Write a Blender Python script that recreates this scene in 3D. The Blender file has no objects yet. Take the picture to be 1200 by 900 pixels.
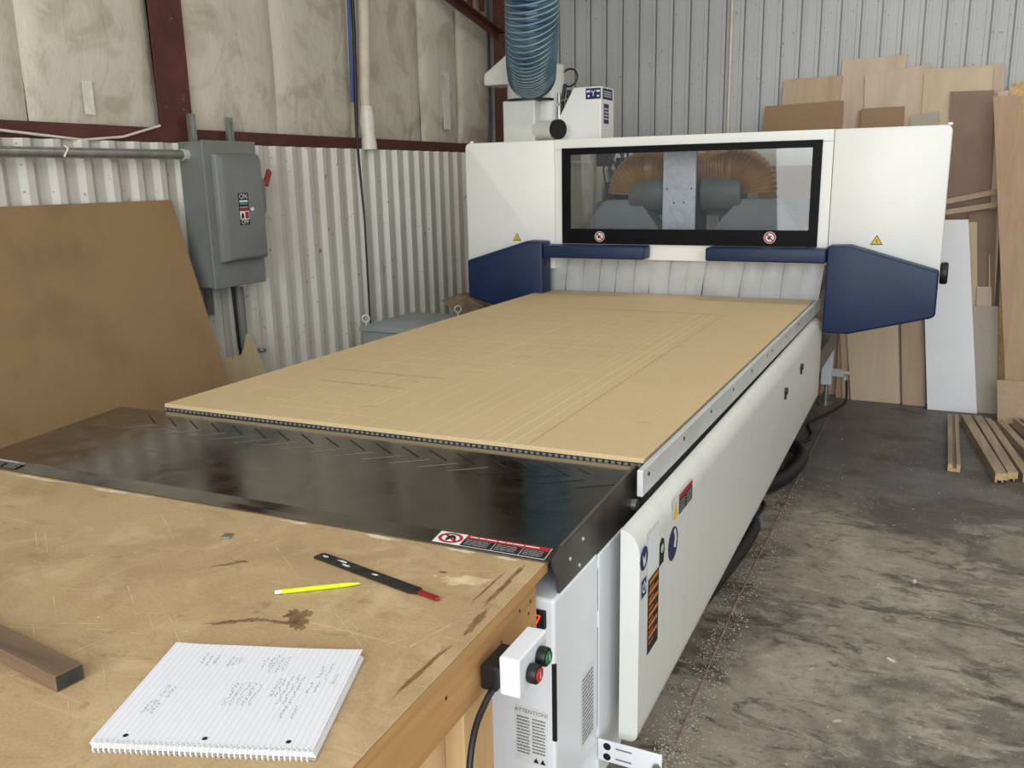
import bpy, bmesh, math, random
from mathutils import Vector, Matrix, Euler
SC = bpy.context.scene
COL = SC.collection
PI = math.pi
FLOOR = -0.95

# ------------------------------------------------------------------ mesh builder
class MB:
    def __init__(s):
        s.bm = bmesh.new()
    def face_set(s, vs, faces):
        v = [s.bm.verts.new(Vector(p)) for p in vs]
        for f in faces:
            try: s.bm.faces.new([v[i] for i in f])
            except ValueError: pass
        return s
    def box(s, a, b, M=None):
        x0, y0, z0 = a; x1, y1, z1 = b
        vs = [(x0,y0,z0),(x1,y0,z0),(x1,y1,z0),(x0,y1,z0),(x0,y0,z1),(x1,y0,z1),(x1,y1,z1),(x0,y1,z1)]
        if M is not None: vs = [M @ Vector(p) for p in vs]
        return s.face_set(vs, [(0,3,2,1),(4,5,6,7),(0,1,5,4),(1,2,6,5),(2,3,7,6),(3,0,4,7)])
    def prism(s, pts, d):
        """polygon (list of 3d points) extruded by vector d"""
        d = Vector(d); n = len(pts)
        vs = [Vector(p) for p in pts] + [Vector(p) + d for p in pts]
        fs = [tuple(range(n))[::-1], tuple(range(n, 2*n))] + [(i, (i+1) % n, n+(i+1) % n, n+i) for i in range(n)]
        return s.face_set(vs, fs)
    def quad(s, *p):
        return s.face_set(p, [tuple(range(len(p)))])
    def tube(s, path, r, n=10, cap=True):
        P = [Vector(p) for p in path]
        rr = r if hasattr(r, '__len__') else [r]*len(P)
        rings = []; up = None
        for i, p in enumerate(P):
            t = (P[min(i+1, len(P)-1)] - P[max(i-1, 0)]).normalized()
            if up is None:
                up = Vector((0,0,1)) if abs(t.z) < .9 else Vector((1,0,0))
            a = t.cross(up)
            if a.length < 1e-6: a = t.orthogonal()
            a.normalize(); b = a.cross(t).normalized(); up = b
            rings.append([s.bm.verts.new(p + (a*math.cos(2*PI*k/n) + b*math.sin(2*PI*k/n))*rr[i]) for k in range(n)])
        for i in range(len(rings)-1):
            for k in range(n):
                s.bm.faces.new((rings[i][k], rings[i][(k+1) % n], rings[i+1][(k+1) % n], rings[i+1][k]))
        if cap:
            s.bm.faces.new(rings[0][::-1]); s.bm.faces.new(rings[-1])
        return s
    def cyl(s, a, b, r, n=24, r2=None):
        return s.tube([a, b], [r, r if r2 is None else r2], n)
    def disc(s, c, nrm, r, n=24, upv=(0,0,1), start=0):
        nrm = Vector(nrm).normalized(); u = Vector(upv).cross(nrm).normalized(); v = nrm.cross(u)
        return s.quad(*[Vector(c) + (u*math.cos(start+2*PI*k/n) + v*math.sin(start+2*PI*k/n))*r for k in range(n)])
    def ring(s, c, nrm, r0, r1, n=28, upv=(0,0,1)):
        nrm = Vector(nrm).normalized(); u = Vector(upv).cross(nrm).normalized(); v = nrm.cross(u)
        A = [s.bm.verts.new(Vector(c) + (u*math.cos(2*PI*k/n)+v*math.sin(2*PI*k/n))*r0) for k in range(n)]
        B = [s.bm.verts.new(Vector(c) + (u*math.cos(2*PI*k/n)+v*math.sin(2*PI*k/n))*r1) for k in range(n)]
        for k in range(n):
            s.bm.faces.new((A[k], A[(k+1) % n], B[(k+1) % n], B[k]))
        return s
    def bevel(s, w, seg=2, ang=30):
        bmesh.ops.recalc_face_normals(s.bm, faces=s.bm.faces)
        ed = [e for e in s.bm.edges if len(e.link_faces) == 2 and e.calc_face_angle(0) > math.radians(ang)]
        bmesh.ops.bevel(s.bm, geom=ed, offset=w, segments=seg, affect='EDGES', profile=.5, clamp_overlap=True)
        return s
    def build(s, name, mat, parent=None, smooth=False, recalc=True):
        if recalc: bmesh.ops.recalc_face_normals(s.bm, faces=s.bm.faces)
        off = ROOT_AT.get(parent.name, Vector((0,0,0))) if parent else None
        if parent is None:
            xs = [v.co for v in s.bm.verts]
            off = Vector(((min(p.x for p in xs)+max(p.x for p in xs))/2, (min(p.y for p in xs)+max(p.y for p in xs))/2, min(p.z for p in xs)))
        bmesh.ops.translate(s.bm, verts=s.bm.verts, vec=-off)
        me = bpy.data.meshes.new(name); s.bm.to_mesh(me); s.bm.free()
        if mat: me.materials.append(mat)
        if smooth:
            for p in me.polygons: p.use_smooth = True
            try: me.set_sharp_from_angle(angle=math.radians(38))
            except Exception: pass
        o = bpy.data.objects.new(name, me); COL.objects.link(o)
        if parent:
            o.parent = parent
        else:
            o.location = off
        ROOT_AT[o.name] = off
        return o
ROOT_AT = {}

def tag(o, label=None, cat=None, group=None, kind=None):
    if label: o['label'] = label
    if cat: o['category'] = cat
    if group: o['group'] = group
    if kind: o['kind'] = kind
    return o
def thing(name, loc, label, cat, group=None):
    o = bpy.data.objects.new(name, None); COL.objects.link(o)
    o.location = loc; o.empty_display_size = .05
    ROOT_AT[o.name] = Vector(loc)
    return tag(o, label, cat, group)
def structure(o):
    o['kind'] = 'structure'; return o

# ------------------------------------------------------------------ materials
def s2l(c):
    return tuple(((x/255)/12.92 if x/255 <= .04045 else ((x/255+.055)/1.055)**2.4) for x in c) + (1,)
class NT:
    def __init__(s, name):
        s.m = bpy.data.materials.new(name); s.m.use_nodes = True
        s.t = s.m.node_tree; s.b = s.t.nodes['Principled BSDF']
        s.co = s.t.nodes.new('ShaderNodeTexCoord').outputs['Object']
    def n(s, typ, **k):
        x = s.t.nodes.new('ShaderNode' + typ)
        for a, v in k.items(): setattr(x, a, v)
        return x
    def L(s, a, b): s.t.links.new(a, b)
    def mapped(s, scale=(1,1,1), rot=(0,0,0), loc=(0,0,0)):
        m = s.n('Mapping'); m.inputs['Scale'].default_value = scale; m.inputs['Rotation'].default_value = rot; m.inputs['Location'].default_value = loc
        s.L(s.co, m.inputs['Vector']); return m.outputs[0]
    def noise(s, sc, det=4, rough=.55, vec=None, dist=0):
        x = s.n('TexNoise'); x.inputs['Scale'].default_value = sc; x.inputs['Detail'].default_value = det
        x.inputs['Roughness'].default_value = rough; x.inputs['Distortion'].default_value = dist
        s.L(vec if vec is not None else s.co, x.inputs['Vector']); return x.outputs['Fac']
    def ramp(s, fac, stops):
        r = s.n('ValToRGB'); e = r.color_ramp.elements
        while len(e) < len(stops): e.new(.5)
        for i, (p, c) in enumerate(stops):
            e[i].position = p; e[i].color = c if len(c) == 4 else s2l(c)
        s.L(fac, r.inputs[0]); return r.outputs[0]
    def mask(s, fac, a, b):
        return s.ramp(fac, [(a, (0,0,0,1)), (b, (1,1,1,1))])
    def mix(s, fac, a, b, mode='MIX'):
        x = s.n('Mix', data_type='RGBA', blend_type=mode)
        for sock, v in ((x.inputs[0], fac), (x.inputs[6], a), (x.inputs[7], b)):
            if isinstance(v, (int, float)): sock.default_value = v
            elif isinstance(v, tuple): sock.default_value = v if len(v) == 4 else s2l(v)
            else: s.L(v, sock)
        return x.outputs[2]
    def math(s, op, a, b=None, clamp=False):
        x = s.n('Math', operation=op); x.use_clamp = clamp
        for i, v in enumerate((a, b)):
            if v is None: continue
            if isinstance(v, (int, float)): x.inputs[i].default_value = v
            else: s.L(v, x.inputs[i])
        return x.outputs[0]
    def bump(s, h, strength=.3, dist=.01):
        x = s.n('Bump'); x.inputs['Strength'].default_value = strength; x.inputs['Distance'].default_value = dist
        s.L(h, x.inputs['Height']); s.L(x.outputs[0], s.b.inputs['Normal'])
    def done(s, col, rough=.5, metal=0, spec=None):
        if isinstance(col, tuple): s.b.inputs['Base Color'].default_value = col if len(col) == 4 else s2l(col)
        else: s.L(col, s.b.inputs['Base Color'])
        if isinstance(rough, (int, float)): s.b.inputs['Roughness'].default_value = rough
        else: s.L(rough, s.b.inputs['Roughness'])
        s.b.inputs['Metallic'].default_value = metal
        if spec is not None: s.b.inputs['Specular IOR Level'].default_value = spec
        return s.m

def plain(name, c, rough=.5, metal=0, var=.08, sc=9, bump=0):
    t = NT(name); d = tuple(max(0, x*(1-var)) for x in c); l = tuple(min(255, x*(1+var*.5)) for x in c)
    f = t.noise(sc, 5)
    if bump: t.bump(t.noise(sc*25, 3), bump, .002)
    return t.done(t.ramp(f, [(.3, d), (.7, l)]), rough, metal)
def wood(name, dark, light, axis='Z', sc=1.0, rough=.6, mott=.5):
    t = NT(name)
    st = {'X': (1.2, 22, 22), 'Y': (22, 1.2, 22), 'Z': (22, 22, 1.2)}[axis]
    v = t.mapped(tuple(a*sc for a in st))
    f = t.noise(1.0, 6, .6, v, .6)
    g = t.noise(2.2*sc, 4, .5)
    c = t.ramp(f, [(.3, dark), (.68, light)])
    c2 = t.mix(t.math('MULTIPLY', t.mask(g, .45, .75), mott), c, tuple(x*.86 for x in dark))
    t.bump(f, .15, .002)
    return t.done(c2, rough)
def board_mat(name, c, mott=.1, rough=.65, fine=.08):
    """MDF / particle board: fine speckle and soft blotches"""
    t = NT(name)
    f = t.noise(260, 2, .7); g = t.noise(3.2, 5, .6)
    c1 = t.ramp(f, [(.3, tuple(x*(1-fine) for x in c)), (.7, tuple(min(255, x*(1+fine)) for x in c))])
    c2 = t.mix(t.math('MULTIPLY', t.mask(g, .48, .72), mott), c1, tuple(x*.6 for x in c))
    return t.done(c2, rough)

M = {}
M['white'] = plain('white_enamel', (243,242,236), .32, var=.015, sc=4)
M['panel_white'] = None
M['cool_white'] = plain('painted_light_white', (238,241,244), .35, var=.015)
M['alu'] = plain('brushed_aluminium', (214,215,213), .4, .15, .05)
M['zinc'] = plain('galvanised_steel', (165,166,160), .35, .7, .15, 14)
M['black'] = plain('black_plastic', (22,22,24), .45, var=.2)
M['black_gloss'] = plain('black_frame_paint', (9,9,10), .5, var=.1); M['black_gloss'].node_tree.nodes['Principled BSDF'].inputs['Specular IOR Level'].default_value = .15
M['rubber'] = plain('black_rubber_hose', (34,34,36), .5, var=.2)
M['navy'] = plain('navy_vinyl_pad', (15,37,74), .5, var=.08, sc=6, bump=.12)
M['navy_ink'] = plain('navy_ink', (30,40,92), .5, var=.02)
M['redoxide'] = None
M['grey_enamel'] = plain('grey_enamel', (122,124,121), .36, var=.06, sc=5)
M['grey_cab'] = plain('pale_grey_cabinet', (160,165,165), .45, var=.08, sc=5)
M['paper'] = plain('white_paper', (236,236,238), .7, var=.01)
M['label_white'] = plain('label_white', (232,232,230), .5, var=.02)
M['label_grey'] = plain('label_grey_ink', (128,130,132), .6, var=.05)
M['ink'] = plain('black_ink', (24,24,26), .5, var=.05)
M['red'] = plain('red_ink', (178,34,40), .5, var=.05)
M['yellow'] = plain('yellow_ink', (240,200,30), .5, var=.03)
M['orange'] = plain('orange_ink', (205,120,50), .5, var=.05)
M['cyan'] = plain('teal_ink', (90,140,150), .5, var=.05)
M['green_btn'] = plain('green_button', (30,120,70), .35, var=.05)
M['red_btn'] = plain('red_button', (196,50,44), .35, var=.05)
M['dark_void'] = plain('dark_steel_frame', (38,38,40), .6, var=.15)
M['grey_frame'] = plain('grey_frame_paint', (120,122,120), .5, var=.1)
M['cream'] = plain('cream_frame_paint', (214,208,190), .5, var=.06)
M['curtain'] = None
M['duct_white'] = plain('white_sheet_metal', (222,222,214), .4, var=.04)
M['plate'] = None
M['lens_red'] = None
M['neon'] = plain('neon_yellow_plastic', (222,250,20), .35, var=.01)
M['tape'] = plain('clear_packing_tape', (232,226,212), .35, var=.06, sc=30)
M['pvc'] = plain('cream_pvc_pipe', (214,202,180), .5, var=.1, sc=6)
M['rope_blue'] = plain('blue_air_hose', (40,80,150), .45, var=.1)
M['wire'] = plain('pale_wire', (224,216,200), .5, var=.1)
M['string'] = plain('faded_pink_string', (176,136,132), .8, var=.2, sc=3)
M['chips'] = plain('pale_wood_chips', (214,204,184), .8, var=.2, sc=40)
M['cutline'] = board_mat('scored_line', (240,218,172), .0)
M['cutdark'] = board_mat('scuffed_line', (176,138,92), .0)

# white enamel with faint vertical dust streaks (long side panel)
t = NT('dusty_white_panel')
f = t.noise(1.0, 4, .6, t.mapped((3, 16, 1.3)))
M['panel_white'] = t.done(t.mix(t.math('MULTIPLY', t.mask(f, .5, .75), .30), (226,226,220), (204,203,196)), .38)
# red oxide primer steel with dust and chips
t = NT('red_oxide_steel')
f = t.noise(26, 5, .65); g = t.noise(5, 4)
c = t.ramp(g, [(.3, (74,38,32)), (.7, (98,52,44))])
M['redoxide'] = t.done(t.mix(t.math('MULTIPLY', t.mask(f, .62, .72), .55), c, (160,140,128)), .6)
# curtain strip: translucent pale grey plastic
t = NT('grey_curtain_strip')
f = t.noise(5, 3)
t.b.inputs['Transmission Weight'].default_value = .0
M['curtain'] = t.done(t.ramp(f, [(.3, (188,190,190)), (.7, (212,214,214))]), .28)
# spindle plate: brushed aluminium with swirly oil stains
t = NT('oily_aluminium_plate')
f = t.noise(9, 6, .65, None, 2.2)
M['plate'] = t.done(t.ramp(f, [(.35, (206,209,216)), (.5, (226,228,236)), (.7, (238,240,246))]), .35, .2)
t = NT('red_led_digits'); t.b.inputs['Emission Color'].default_value = (1, .05, .03, 1); t.b.inputs['Emission Strength'].default_value = 2.0
M['lens_red'] = t.done((120,10,10), .4)
# glass
t = NT('window_pane_glass')
tr_ = t.n('BsdfTransparent'); tr_.inputs[0].default_value = (.90, .91, .90, 1)
gl_ = t.n('BsdfGlossy'); gl_.inputs['Roughness'].default_value = .02
fr_ = t.n('Fresnel'); fr_.inputs['IOR'].default_value = 1.5
mx_ = t.n('MixShader'); t.L(t.math('MULTIPLY', fr_.outputs[0], 1.15, True), mx_.inputs[0]); t.L(tr_.outputs[0], mx_.inputs[1]); t.L(gl_.outputs[0], mx_.inputs[2])
t.L(mx_.outputs[0], t.t.nodes['Material Output'].inputs['Surface'])
M['glass'] = t.m
# spoilboard MDF
t = NT('spoilboard_mdf')
f = t.noise(220, 2, .7); g = t.noise(2.0, 5, .6); h = t.noise(1.0, 5, .6, t.mapped((3, 26, 3)))
c = t.ramp(f, [(.3, (206,180,136)), (.7, (221,196,152))])
c = t.mix(t.math('MULTIPLY', t.mask(g, .45, .75), .20), c, (192,162,116))
c = t.mix(t.math('MULTIPLY', t.mask(h, .60, .72), .22), c, (180,150,108))
M['spoil'] = t.done(c, .6)
# worn workbench top
t = NT('worn_bench_top')
f = t.noise(180, 2, .7); g = t.noise(4.2, 6, .65, None, .8)
c = t.ramp(f, [(.3, (180,152,112)), (.7, (198,170,128))])
c = t.mix(t.math('MULTIPLY', t.mask(g, .44, .72), .5), c, (150,120,84))
def streak(rot, sc, a, b, loc=(0,0,0)):
    return t.mask(t.noise(1.0, 4, .6, t.mapped(sc, (0,0,rot), loc)), a, b)
c = t.mix(t.math('MULTIPLY', streak(.5, (1.2, 60, 1), .66, .72), .55), c, (222,196,152))
c = t.mix(t.math('MULTIPLY', streak(-.9, (1.1, 55, 1), .68, .73, (3,1,0)), .5), c, (224,200,158))
c = t.mix(t.math('MULTIPLY', t.mask(t.noise(7, 8, .7, t.mapped((1,1,1),(0,0,0),(2,8,0)), .6), .52, .66), .5), c, (218,192,152))
c = t.mix(t.math('MULTIPLY', t.mask(t.noise(1.0, 7, .7, t.mapped((7,20,1),(0,0,.3),(4,4,0)), .5), .58, .70), .5), c, (140,112,78))
c = t.mix(t.math('MULTIPLY', t.mask(t.noise(13, 3, .6), .68, .76), .6), c, (120,92,60))
c = t.mix(t.math('MULTIPLY', t.mask(t.noise(60, 2, .6, t.mapped((1,1,1),(0,0,0),(5,2,0))), .74, .78), .7), c, (226,206,170))
M['bench'] = t.done(c, .62)
M['drip'] = plain('cream_glue_drip', (226,208,176), .6, var=.1, sc=30)
M['stain'] = plain('dark_bench_stain', (134,106,74), .6, var=.4, sc=40)
M['wear'] = plain('pale_worn_ply', (216,192,150), .65, var=.18, sc=30)
M['wear_dark'] = plain('exposed_dark_ply', (138,106,68), .65, var=.25, sc=40)
M['ply_edge'] = wood('plywood_edge', (168,124,72), (214,170,108), 'Y', 1, .65, .3)
M['pine'] = wood('yellow_pine', (168,118,68), (210,164,106), 'Y', .7, .6, .3)
M['pine_post'] = wood('pale_pine_post', (196,150,98), (228,192,142), 'Z', .7, .6, .2)
M['walnut'] = wood('brown_stained_wood', (88,68,52), (136,110,86), 'X', .8, .55, .5)
M['lumber'] = wood('weathered_moulding_stock', (154,136,114), (206,186,158), 'Y', .6, .7, .6)
M['lumber_end'] = plain('sawn_pine_end', (214,180,128), .7, var=.15, sc=50)
M['birch'] = wood('birch_plywood', (190,166,142), (212,190,166), 'Z', .35, .55, .25)
M['birch_tan'] = wood('tan_plywood', (172,144,116), (194,168,138), 'Z', .4, .55, .25)
M['maple'] = wood('pale_plywood', (192,170,136), (212,192,160), 'Z', .25, .5, .3)
M['oak'] = wood('long_tan_plank', (168,136,104), (186,154,120), 'Z', .9, .55, .15)
M['mdf_brown'] = board_mat('brown_mdf', (154,122,90), .12)
M['mdf_dark'] = board_mat('dark_brown_hardboard', (142,116,96), .25)
M['mdf_grey'] = board_mat('greyish_board', (176,166,150), .08)
M['chip'] = board_mat('pinkish_chipboard', (184,156,128), .06, fine=.14)
M['melamine'] = plain('white_melamine', (236,237,239), .35, var=.02, sc=3)
M['wallsheet'] = board_mat('old_brown_mdf_sheet', (150,120,84), .30, fine=.05)
M['splinter'] = wood('broken_plywood', (180,160,124), (204,186,152), 'Z', .4, .65, .2)
M['tanhose'] = plain('tan_ribbed_hose', (176,130,76), .35, var=.12, sc=12)
M['greyhood'] = plain('grey_suction_hood', (146,149,152), .45, var=.04)
M['filter_brown'] = plain('brown_ribbed_mat', (164,140,108), .8, var=.2, sc=30)

# blue translucent hose with pale rings
t = NT('blue_dust_hose')
g = t.noise(3.5, 3)
c = t.ramp(g, [(.35, (18,58,92)), (.62, (76,112,128))])
M['bluehose'] = t.done(c, .25)
M['hosering'] = plain('hose_wire_ring', (136,152,156), .3, var=.1)
# steel infeed tray: dull dark stainless with fine scratches
t = NT('dark_stainless_tray')
f = t.noise(1.0, 3, .6, t.mapped((3, 240, 3))); g = t.noise(7, 6, .65, None, 1.2)
c = t.ramp(g, [(.3, (132,131,128)), (.7, (156,154,150))])
r = t.ramp(t.math('ADD', t.math('MULTIPLY', f, .4), t.math('MULTIPLY', g, .6)), [(.35, (.07,)*3+(1,)), (.7, (.26,)*3+(1,))])
M['tray'] = t.done(c, r, 1.0)
M['tray_side'] = plain('dark_stainless_skirt', (104,98,92), .42, .8, .1)
M['slot_glint'] = plain('painted_slot_glint', (196,196,192), .35, .5, .1)  # pale colour standing in for the reflection in the second-row slots
# corrugated liner (ivory paint, rusty knocks and grime)
t = NT('dirty_liner_metal')
a = t.noise(24, 4, .6, None, .5); g = t.noise(1.6, 4); v = t.noise(1.0, 4, .6, t.mapped((20, 20, .7)))
c = t.ramp(g, [(.3, (198,194,182)), (.7, (216,213,203))])
c = t.mix(t.math('MULTIPLY', t.mask(v, .5, .72), .4), c, (168,160,144))
c = t.mix(t.math('MULTIPLY', t.mask(a, .66, .68), .85), c, (142,120,92))
M['liner'] = t.done(c, .38)
t = NT('grey_wall_sheet')
g = t.noise(1.2, 4); v = t.noise(1.0, 4, .6, t.mapped((16, 16, .5))); a = t.noise(38, 3, .6, None, .3)
c = t.ramp(g, [(.3, (178,178,176)), (.7, (194,194,192))])
c = t.mix(t.math('MULTIPLY', t.mask(v, .52, .75), .25), c, (164,158,148))
c = t.mix(t.math('MULTIPLY', t.mask(a, .68, .70), .75), c, (104,98,90))
M['backwall'] = t.done(c, .42)
# insulation vinyl facing, stained
t = NT('stained_insulation_facing')
f = t.noise(3.2, 6, .65, None, .7); g = t.noise(1.0, 4); w = t.noise(1.0, 5, .6, t.mapped((9, 9, 1.2)))
c = t.ramp(g, [(.3, (208,199,180)), (.7, (228,220,202))])
c = t.mix(t.math('MULTIPLY', t.mask(f, .5, .64), .5), c, (158,142,114))
c = t.mix(t.math('MULTIPLY', t.mask(w, .58, .72), .35), c, (180,166,140))
c = t.mix(t.math('MULTIPLY', t.mask(t.noise(16, 5, .7, None, 1.5), .64, .72), .45), c, (120,104,80))
t.bump(t.noise(9, 4, .6, t.mapped((1, 1, .5)), 1.0), .35, .02)
M['insul'] = t.done(c, .45)
# concrete floor
t = NT('stained_concrete')
mid = t.noise(2.6, 12, .74, None, .25); fine = t.noise(42, 6, .75); st = t.noise(1.0, 10, .76, t.mapped((2.6, 5.2, 1), (0,0,-.42), (4,1,0)), .6)
st2 = t.noise(1.0, 9, .74, t.mapped((6, 15, 1), (0,0,-.75), (1,6,0)), .4); blot = t.noise(1.25, 10, .72, t.mapped((1,1.3,1),(0,0,.4),(7,3,0)), .3)
c = t.ramp(mid, [(.34, (122,114,100)), (.5, (154,145,128)), (.66, (178,169,151))])
sx = t.n('SeparateXYZ'); t.L(t.co, sx.inputs[0])
yy = t.math('ADD', sx.outputs[1], t.math('MULTIPLY', t.math('SUBTRACT', blot, .5), 2.2))
back = t.mask(t.math('MULTIPLY', yy, .2), .30, .44)
c = t.mix(t.math('MULTIPLY', back, .86), c, t.ramp(mid, [(.34, (84,85,87)), (.66, (112,112,112))]))
c = t.mix(t.math('MULTIPLY', t.mask(blot, .50, .57), .62), c, (74,70,66))
front = t.math('SUBTRACT', 1.0, t.math('MULTIPLY', back, .8))
c = t.mix(t.math('MULTIPLY', t.math('MULTIPLY', t.mask(st, .535, .60), .72), front), c, (54,52,49))
c = t.mix(t.math('MULTIPLY', t.math('MULTIPLY', t.mask(st2, .56, .62), .55), front), c, (62,58,53))
c = t.mix(t.math('MULTIPLY', t.mask(t.noise(1.0, 8, .74, t.mapped((5, 12, 1), (0,0,-.5), (9,2,0)), .4), .56, .63), t.math('MULTIPLY', front, .5)), c, (188,180,164))
c = t.mix(t.math('MULTIPLY', t.mask(fine, .54, .66), .42), c, (66,62,57))
c = t.mix(t.math('MULTIPLY', t.mask(t.noise(110, 3, .6, t.mapped((1,1,1),(0,0,0),(3,9,0))), .66, .70), .6), c, (196,188,174))
t.bump(fine, .2, .004)
M['floor'] = t.done(c, t.ramp(mid, [(.3, (.45,)*3+(1,)), (.7, (.65,)*3+(1,))]))
M['ceiling'] = plain('ceiling_facing', (196,190,176), .7, var=.08, sc=1.5)

# ------------------------------------------------------------------ text and label helpers
def text_mesh(mb, s, size, at, xd, ud, align='CENTER'):
    cu = bpy.data.curves.new('t', 'FONT'); cu.body = s; cu.size = size; cu.align_x = align; cu.align_y = 'CENTER'; cu.resolution_u = 3
    o = bpy.data.objects.new('t', cu); COL.objects.link(o)
    dg = bpy.context.evaluated_depsgraph_get(); dg.update()
    me = bpy.data.meshes.new_from_object(o.evaluated_get(dg))
    xd = Vector(xd).normalized(); ud = Vector(ud).normalized(); at = Vector(at)
    vs = [at + xd*v.co.x + ud*v.co.y for v in me.vertices]
    mb.face_set(vs, [tuple(p.vertices) for p in me.polygons])
    bpy.data.objects.remove(o); bpy.data.curves.remove(cu); bpy.data.meshes.remove(me)
    return mb
class Plane2:
    """a flat label plane: origin, x direction, up direction; offset along the normal"""
    def __init__(s, o, xd, ud):
        s.o = Vector(o); s.x = Vector(xd).normalized(); s.u = Vector(ud).normalized(); s.n = s.x.cross(s.u).normalized()
    def p(s, x, y, k=1): return s.o + s.x*x + s.u*y + s.n*(.0006*k)
    def rect(s, mb, x0, y0, x1, y1, k=1): return mb.quad(s.p(x0,y0,k), s.p(x1,y0,k), s.p(x1,y1,k), s.p(x0,y1,k))
    def poly(s, mb, pts, k=1): return mb.quad(*[s.p(x, y, k) for x, y in pts])
    def disc(s, mb, x, y, r, k=1): return mb.quad(*[s.p(x+r*math.cos(a*PI/12), y+r*math.sin(a*PI/12), k) for a in range(24)])
    def text(s, mb, str_, x, y, size, k=2): return text_mesh(mb, str_, size, s.p(x, y, k), s.x, s.u)
    def lines(s, mb, x0, x1, y0, y1, n, seed, k=2, w=.45):
        r = random.Random(seed); h = (y1-y0)/n
        for i in range(n):
            y = y0+h*(i+.5-w/2); x = x0
            while x < x1-.002:
                l = min(x1-x, (x1-x0)*r.uniform(.08, .3))
                s.rect(mb, x, y, x+l*.86, y+h*w, k); x += l
        return mb
def warning_triangle(pl, parent, x, y, h):
    a = h*.6
    m = MB(); pl.poly(m, [(x-a, y), (x+a, y), (x, y+h)], 1); o = m.build('warning_sticker', M['ink'], parent)
    o['label'] = 'yellow warning triangle sticker'
    m = MB(); pl.poly(m, [(x-a*.78, y+h*.09), (x+a*.78, y+h*.09), (x, y+h*.86)], 2); m.build('sticker_face', M['yellow'], o)
    m = MB(); pl.poly(m, [(x-.1*a, y+h*.62), (x+.16*a, y+h*.42), (x+.0*a, y+h*.4), (x+.2*a, y+h*.17), (x-.18*a, y+h*.34), (x-.02*a, y+h*.38)], 3)
    pl.poly(m, [(x+.2*a, y+h*.14), (x+.24*a, y+h*.26), (x+.08*a, y+h*.17)], 3)
    m.build('bolt_symbol', M['ink'], o)
def prohibition(pl, parent, x, y, r):
    m = MB(); pl.disc(m, x, y, r, 1); o = m.build('no_entry_sticker', M['label_white'], parent); o['label'] = 'round red and white prohibition sticker'
    m = MB()
    m.ring(pl.p(x, y, 2), pl.n, r*.70, r*.92, 28, pl.u)
    d = r*.8; w = r*.12; c = .7071
    pl.poly(m, [(x-d*c-w*c, y+d*c-w*c), (x-d*c+w*c, y+d*c+w*c), (x+d*c+w*c, y-d*c+w*c), (x+d*c-w*c, y-d*c-w*c)], 2)
    m.build('red_ring', M['red'], o)
    m = MB(); pl.poly(m, [(x-.45*r, y-.1*r), (x-.1*r, y-.42*r), (x+.05*r, y-.28*r), (x-.05*r, y+.05*r), (x-.3*r, y+.1*r)], 3)
    pl.poly(m, [(x+.05*r, y-.0*r), (x+.35*r, y+.3*r), (x+.2*r, y+.4*r), (x-.05*r, y+.15*r)], 3)
    m.build('hand_symbol', M['ink'], o)

def shear(m, f):
    for v in m.bm.verts: v.co = Vector(f(*v.co))
    return m
BEDX = lambda x, y, z: (x-.015*(1-y/2.95), y, z)          # the sheet sits a little askew on the bed
BEDY = lambda x, y, z: (x, y+.004+.0247*(x+1.55), z)
# ------------------------------------------------------------------ SETTING
o = MB().box((-3.3, -4.2, FLOOR-.12), (5.2, 5.3, FLOOR)).build('floor', M['floor']); structure(o)
# left wall: outer sheet, liner, insulation
wl = structure(MB().box((-3.25, -4.2, FLOOR), (-3.15, 5.25, 3.3)).build('wall_left', M['backwall']))
def ribbed(name, mat, parent, along, start, end, pitch, first, base, h, z0, z1, flank, crest, sgn):
    """ribbed sheet: along 'Y' (left wall, ribs towards +x) or 'X' (back wall, ribs towards -y)"""
    prof = [(start, 0)]; p = first
    while p + flank*3 + crest < end:
        if p > start:
            if along == 'Y': prof += [(p, 0), (p+flank, h), (p+flank+crest, h), (p+flank+crest+.034, .002), (p+flank+crest+.036, -.006), (p+flank+crest+.040, 0)]
            else: prof += [(p-.030, 0), (p-.026, .004), (p-.001, .004), (p, -.028), (p+.010, -.028), (p+.011, 0), (p+.024, 0), (p+.026, .003), (p+.046, .003), (p+.048, 0)]
        p += pitch
    prof.append((end, 0))
    m = MB(); vs = []
    for a, d in prof:
        for z in (z0, z1):
            vs.append((base+sgn*d, a, z) if along == 'Y' else (a, base+sgn*d, z))
    m.face_set(vs, [(2*i, 2*i+2, 2*i+3, 2*i+1) for i in range(len(prof)-1)])
    return m.build(name, mat, parent, recalc=True)
ribbed('liner_panel', M['liner'], wl, 'Y', -1.6, 2.93, .1412, .728-.1412*16-.012, -2.885, .030, FLOOR+.02, .862, .020, .034, 1)
ribbed('liner_panel', M['liner'], wl, 'Y', 2.90, 4.99, .1412, 2.99-.04, -2.883, .030, FLOOR+.02, .862, .020, .034, 1)
rnd = random.Random(4)
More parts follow.
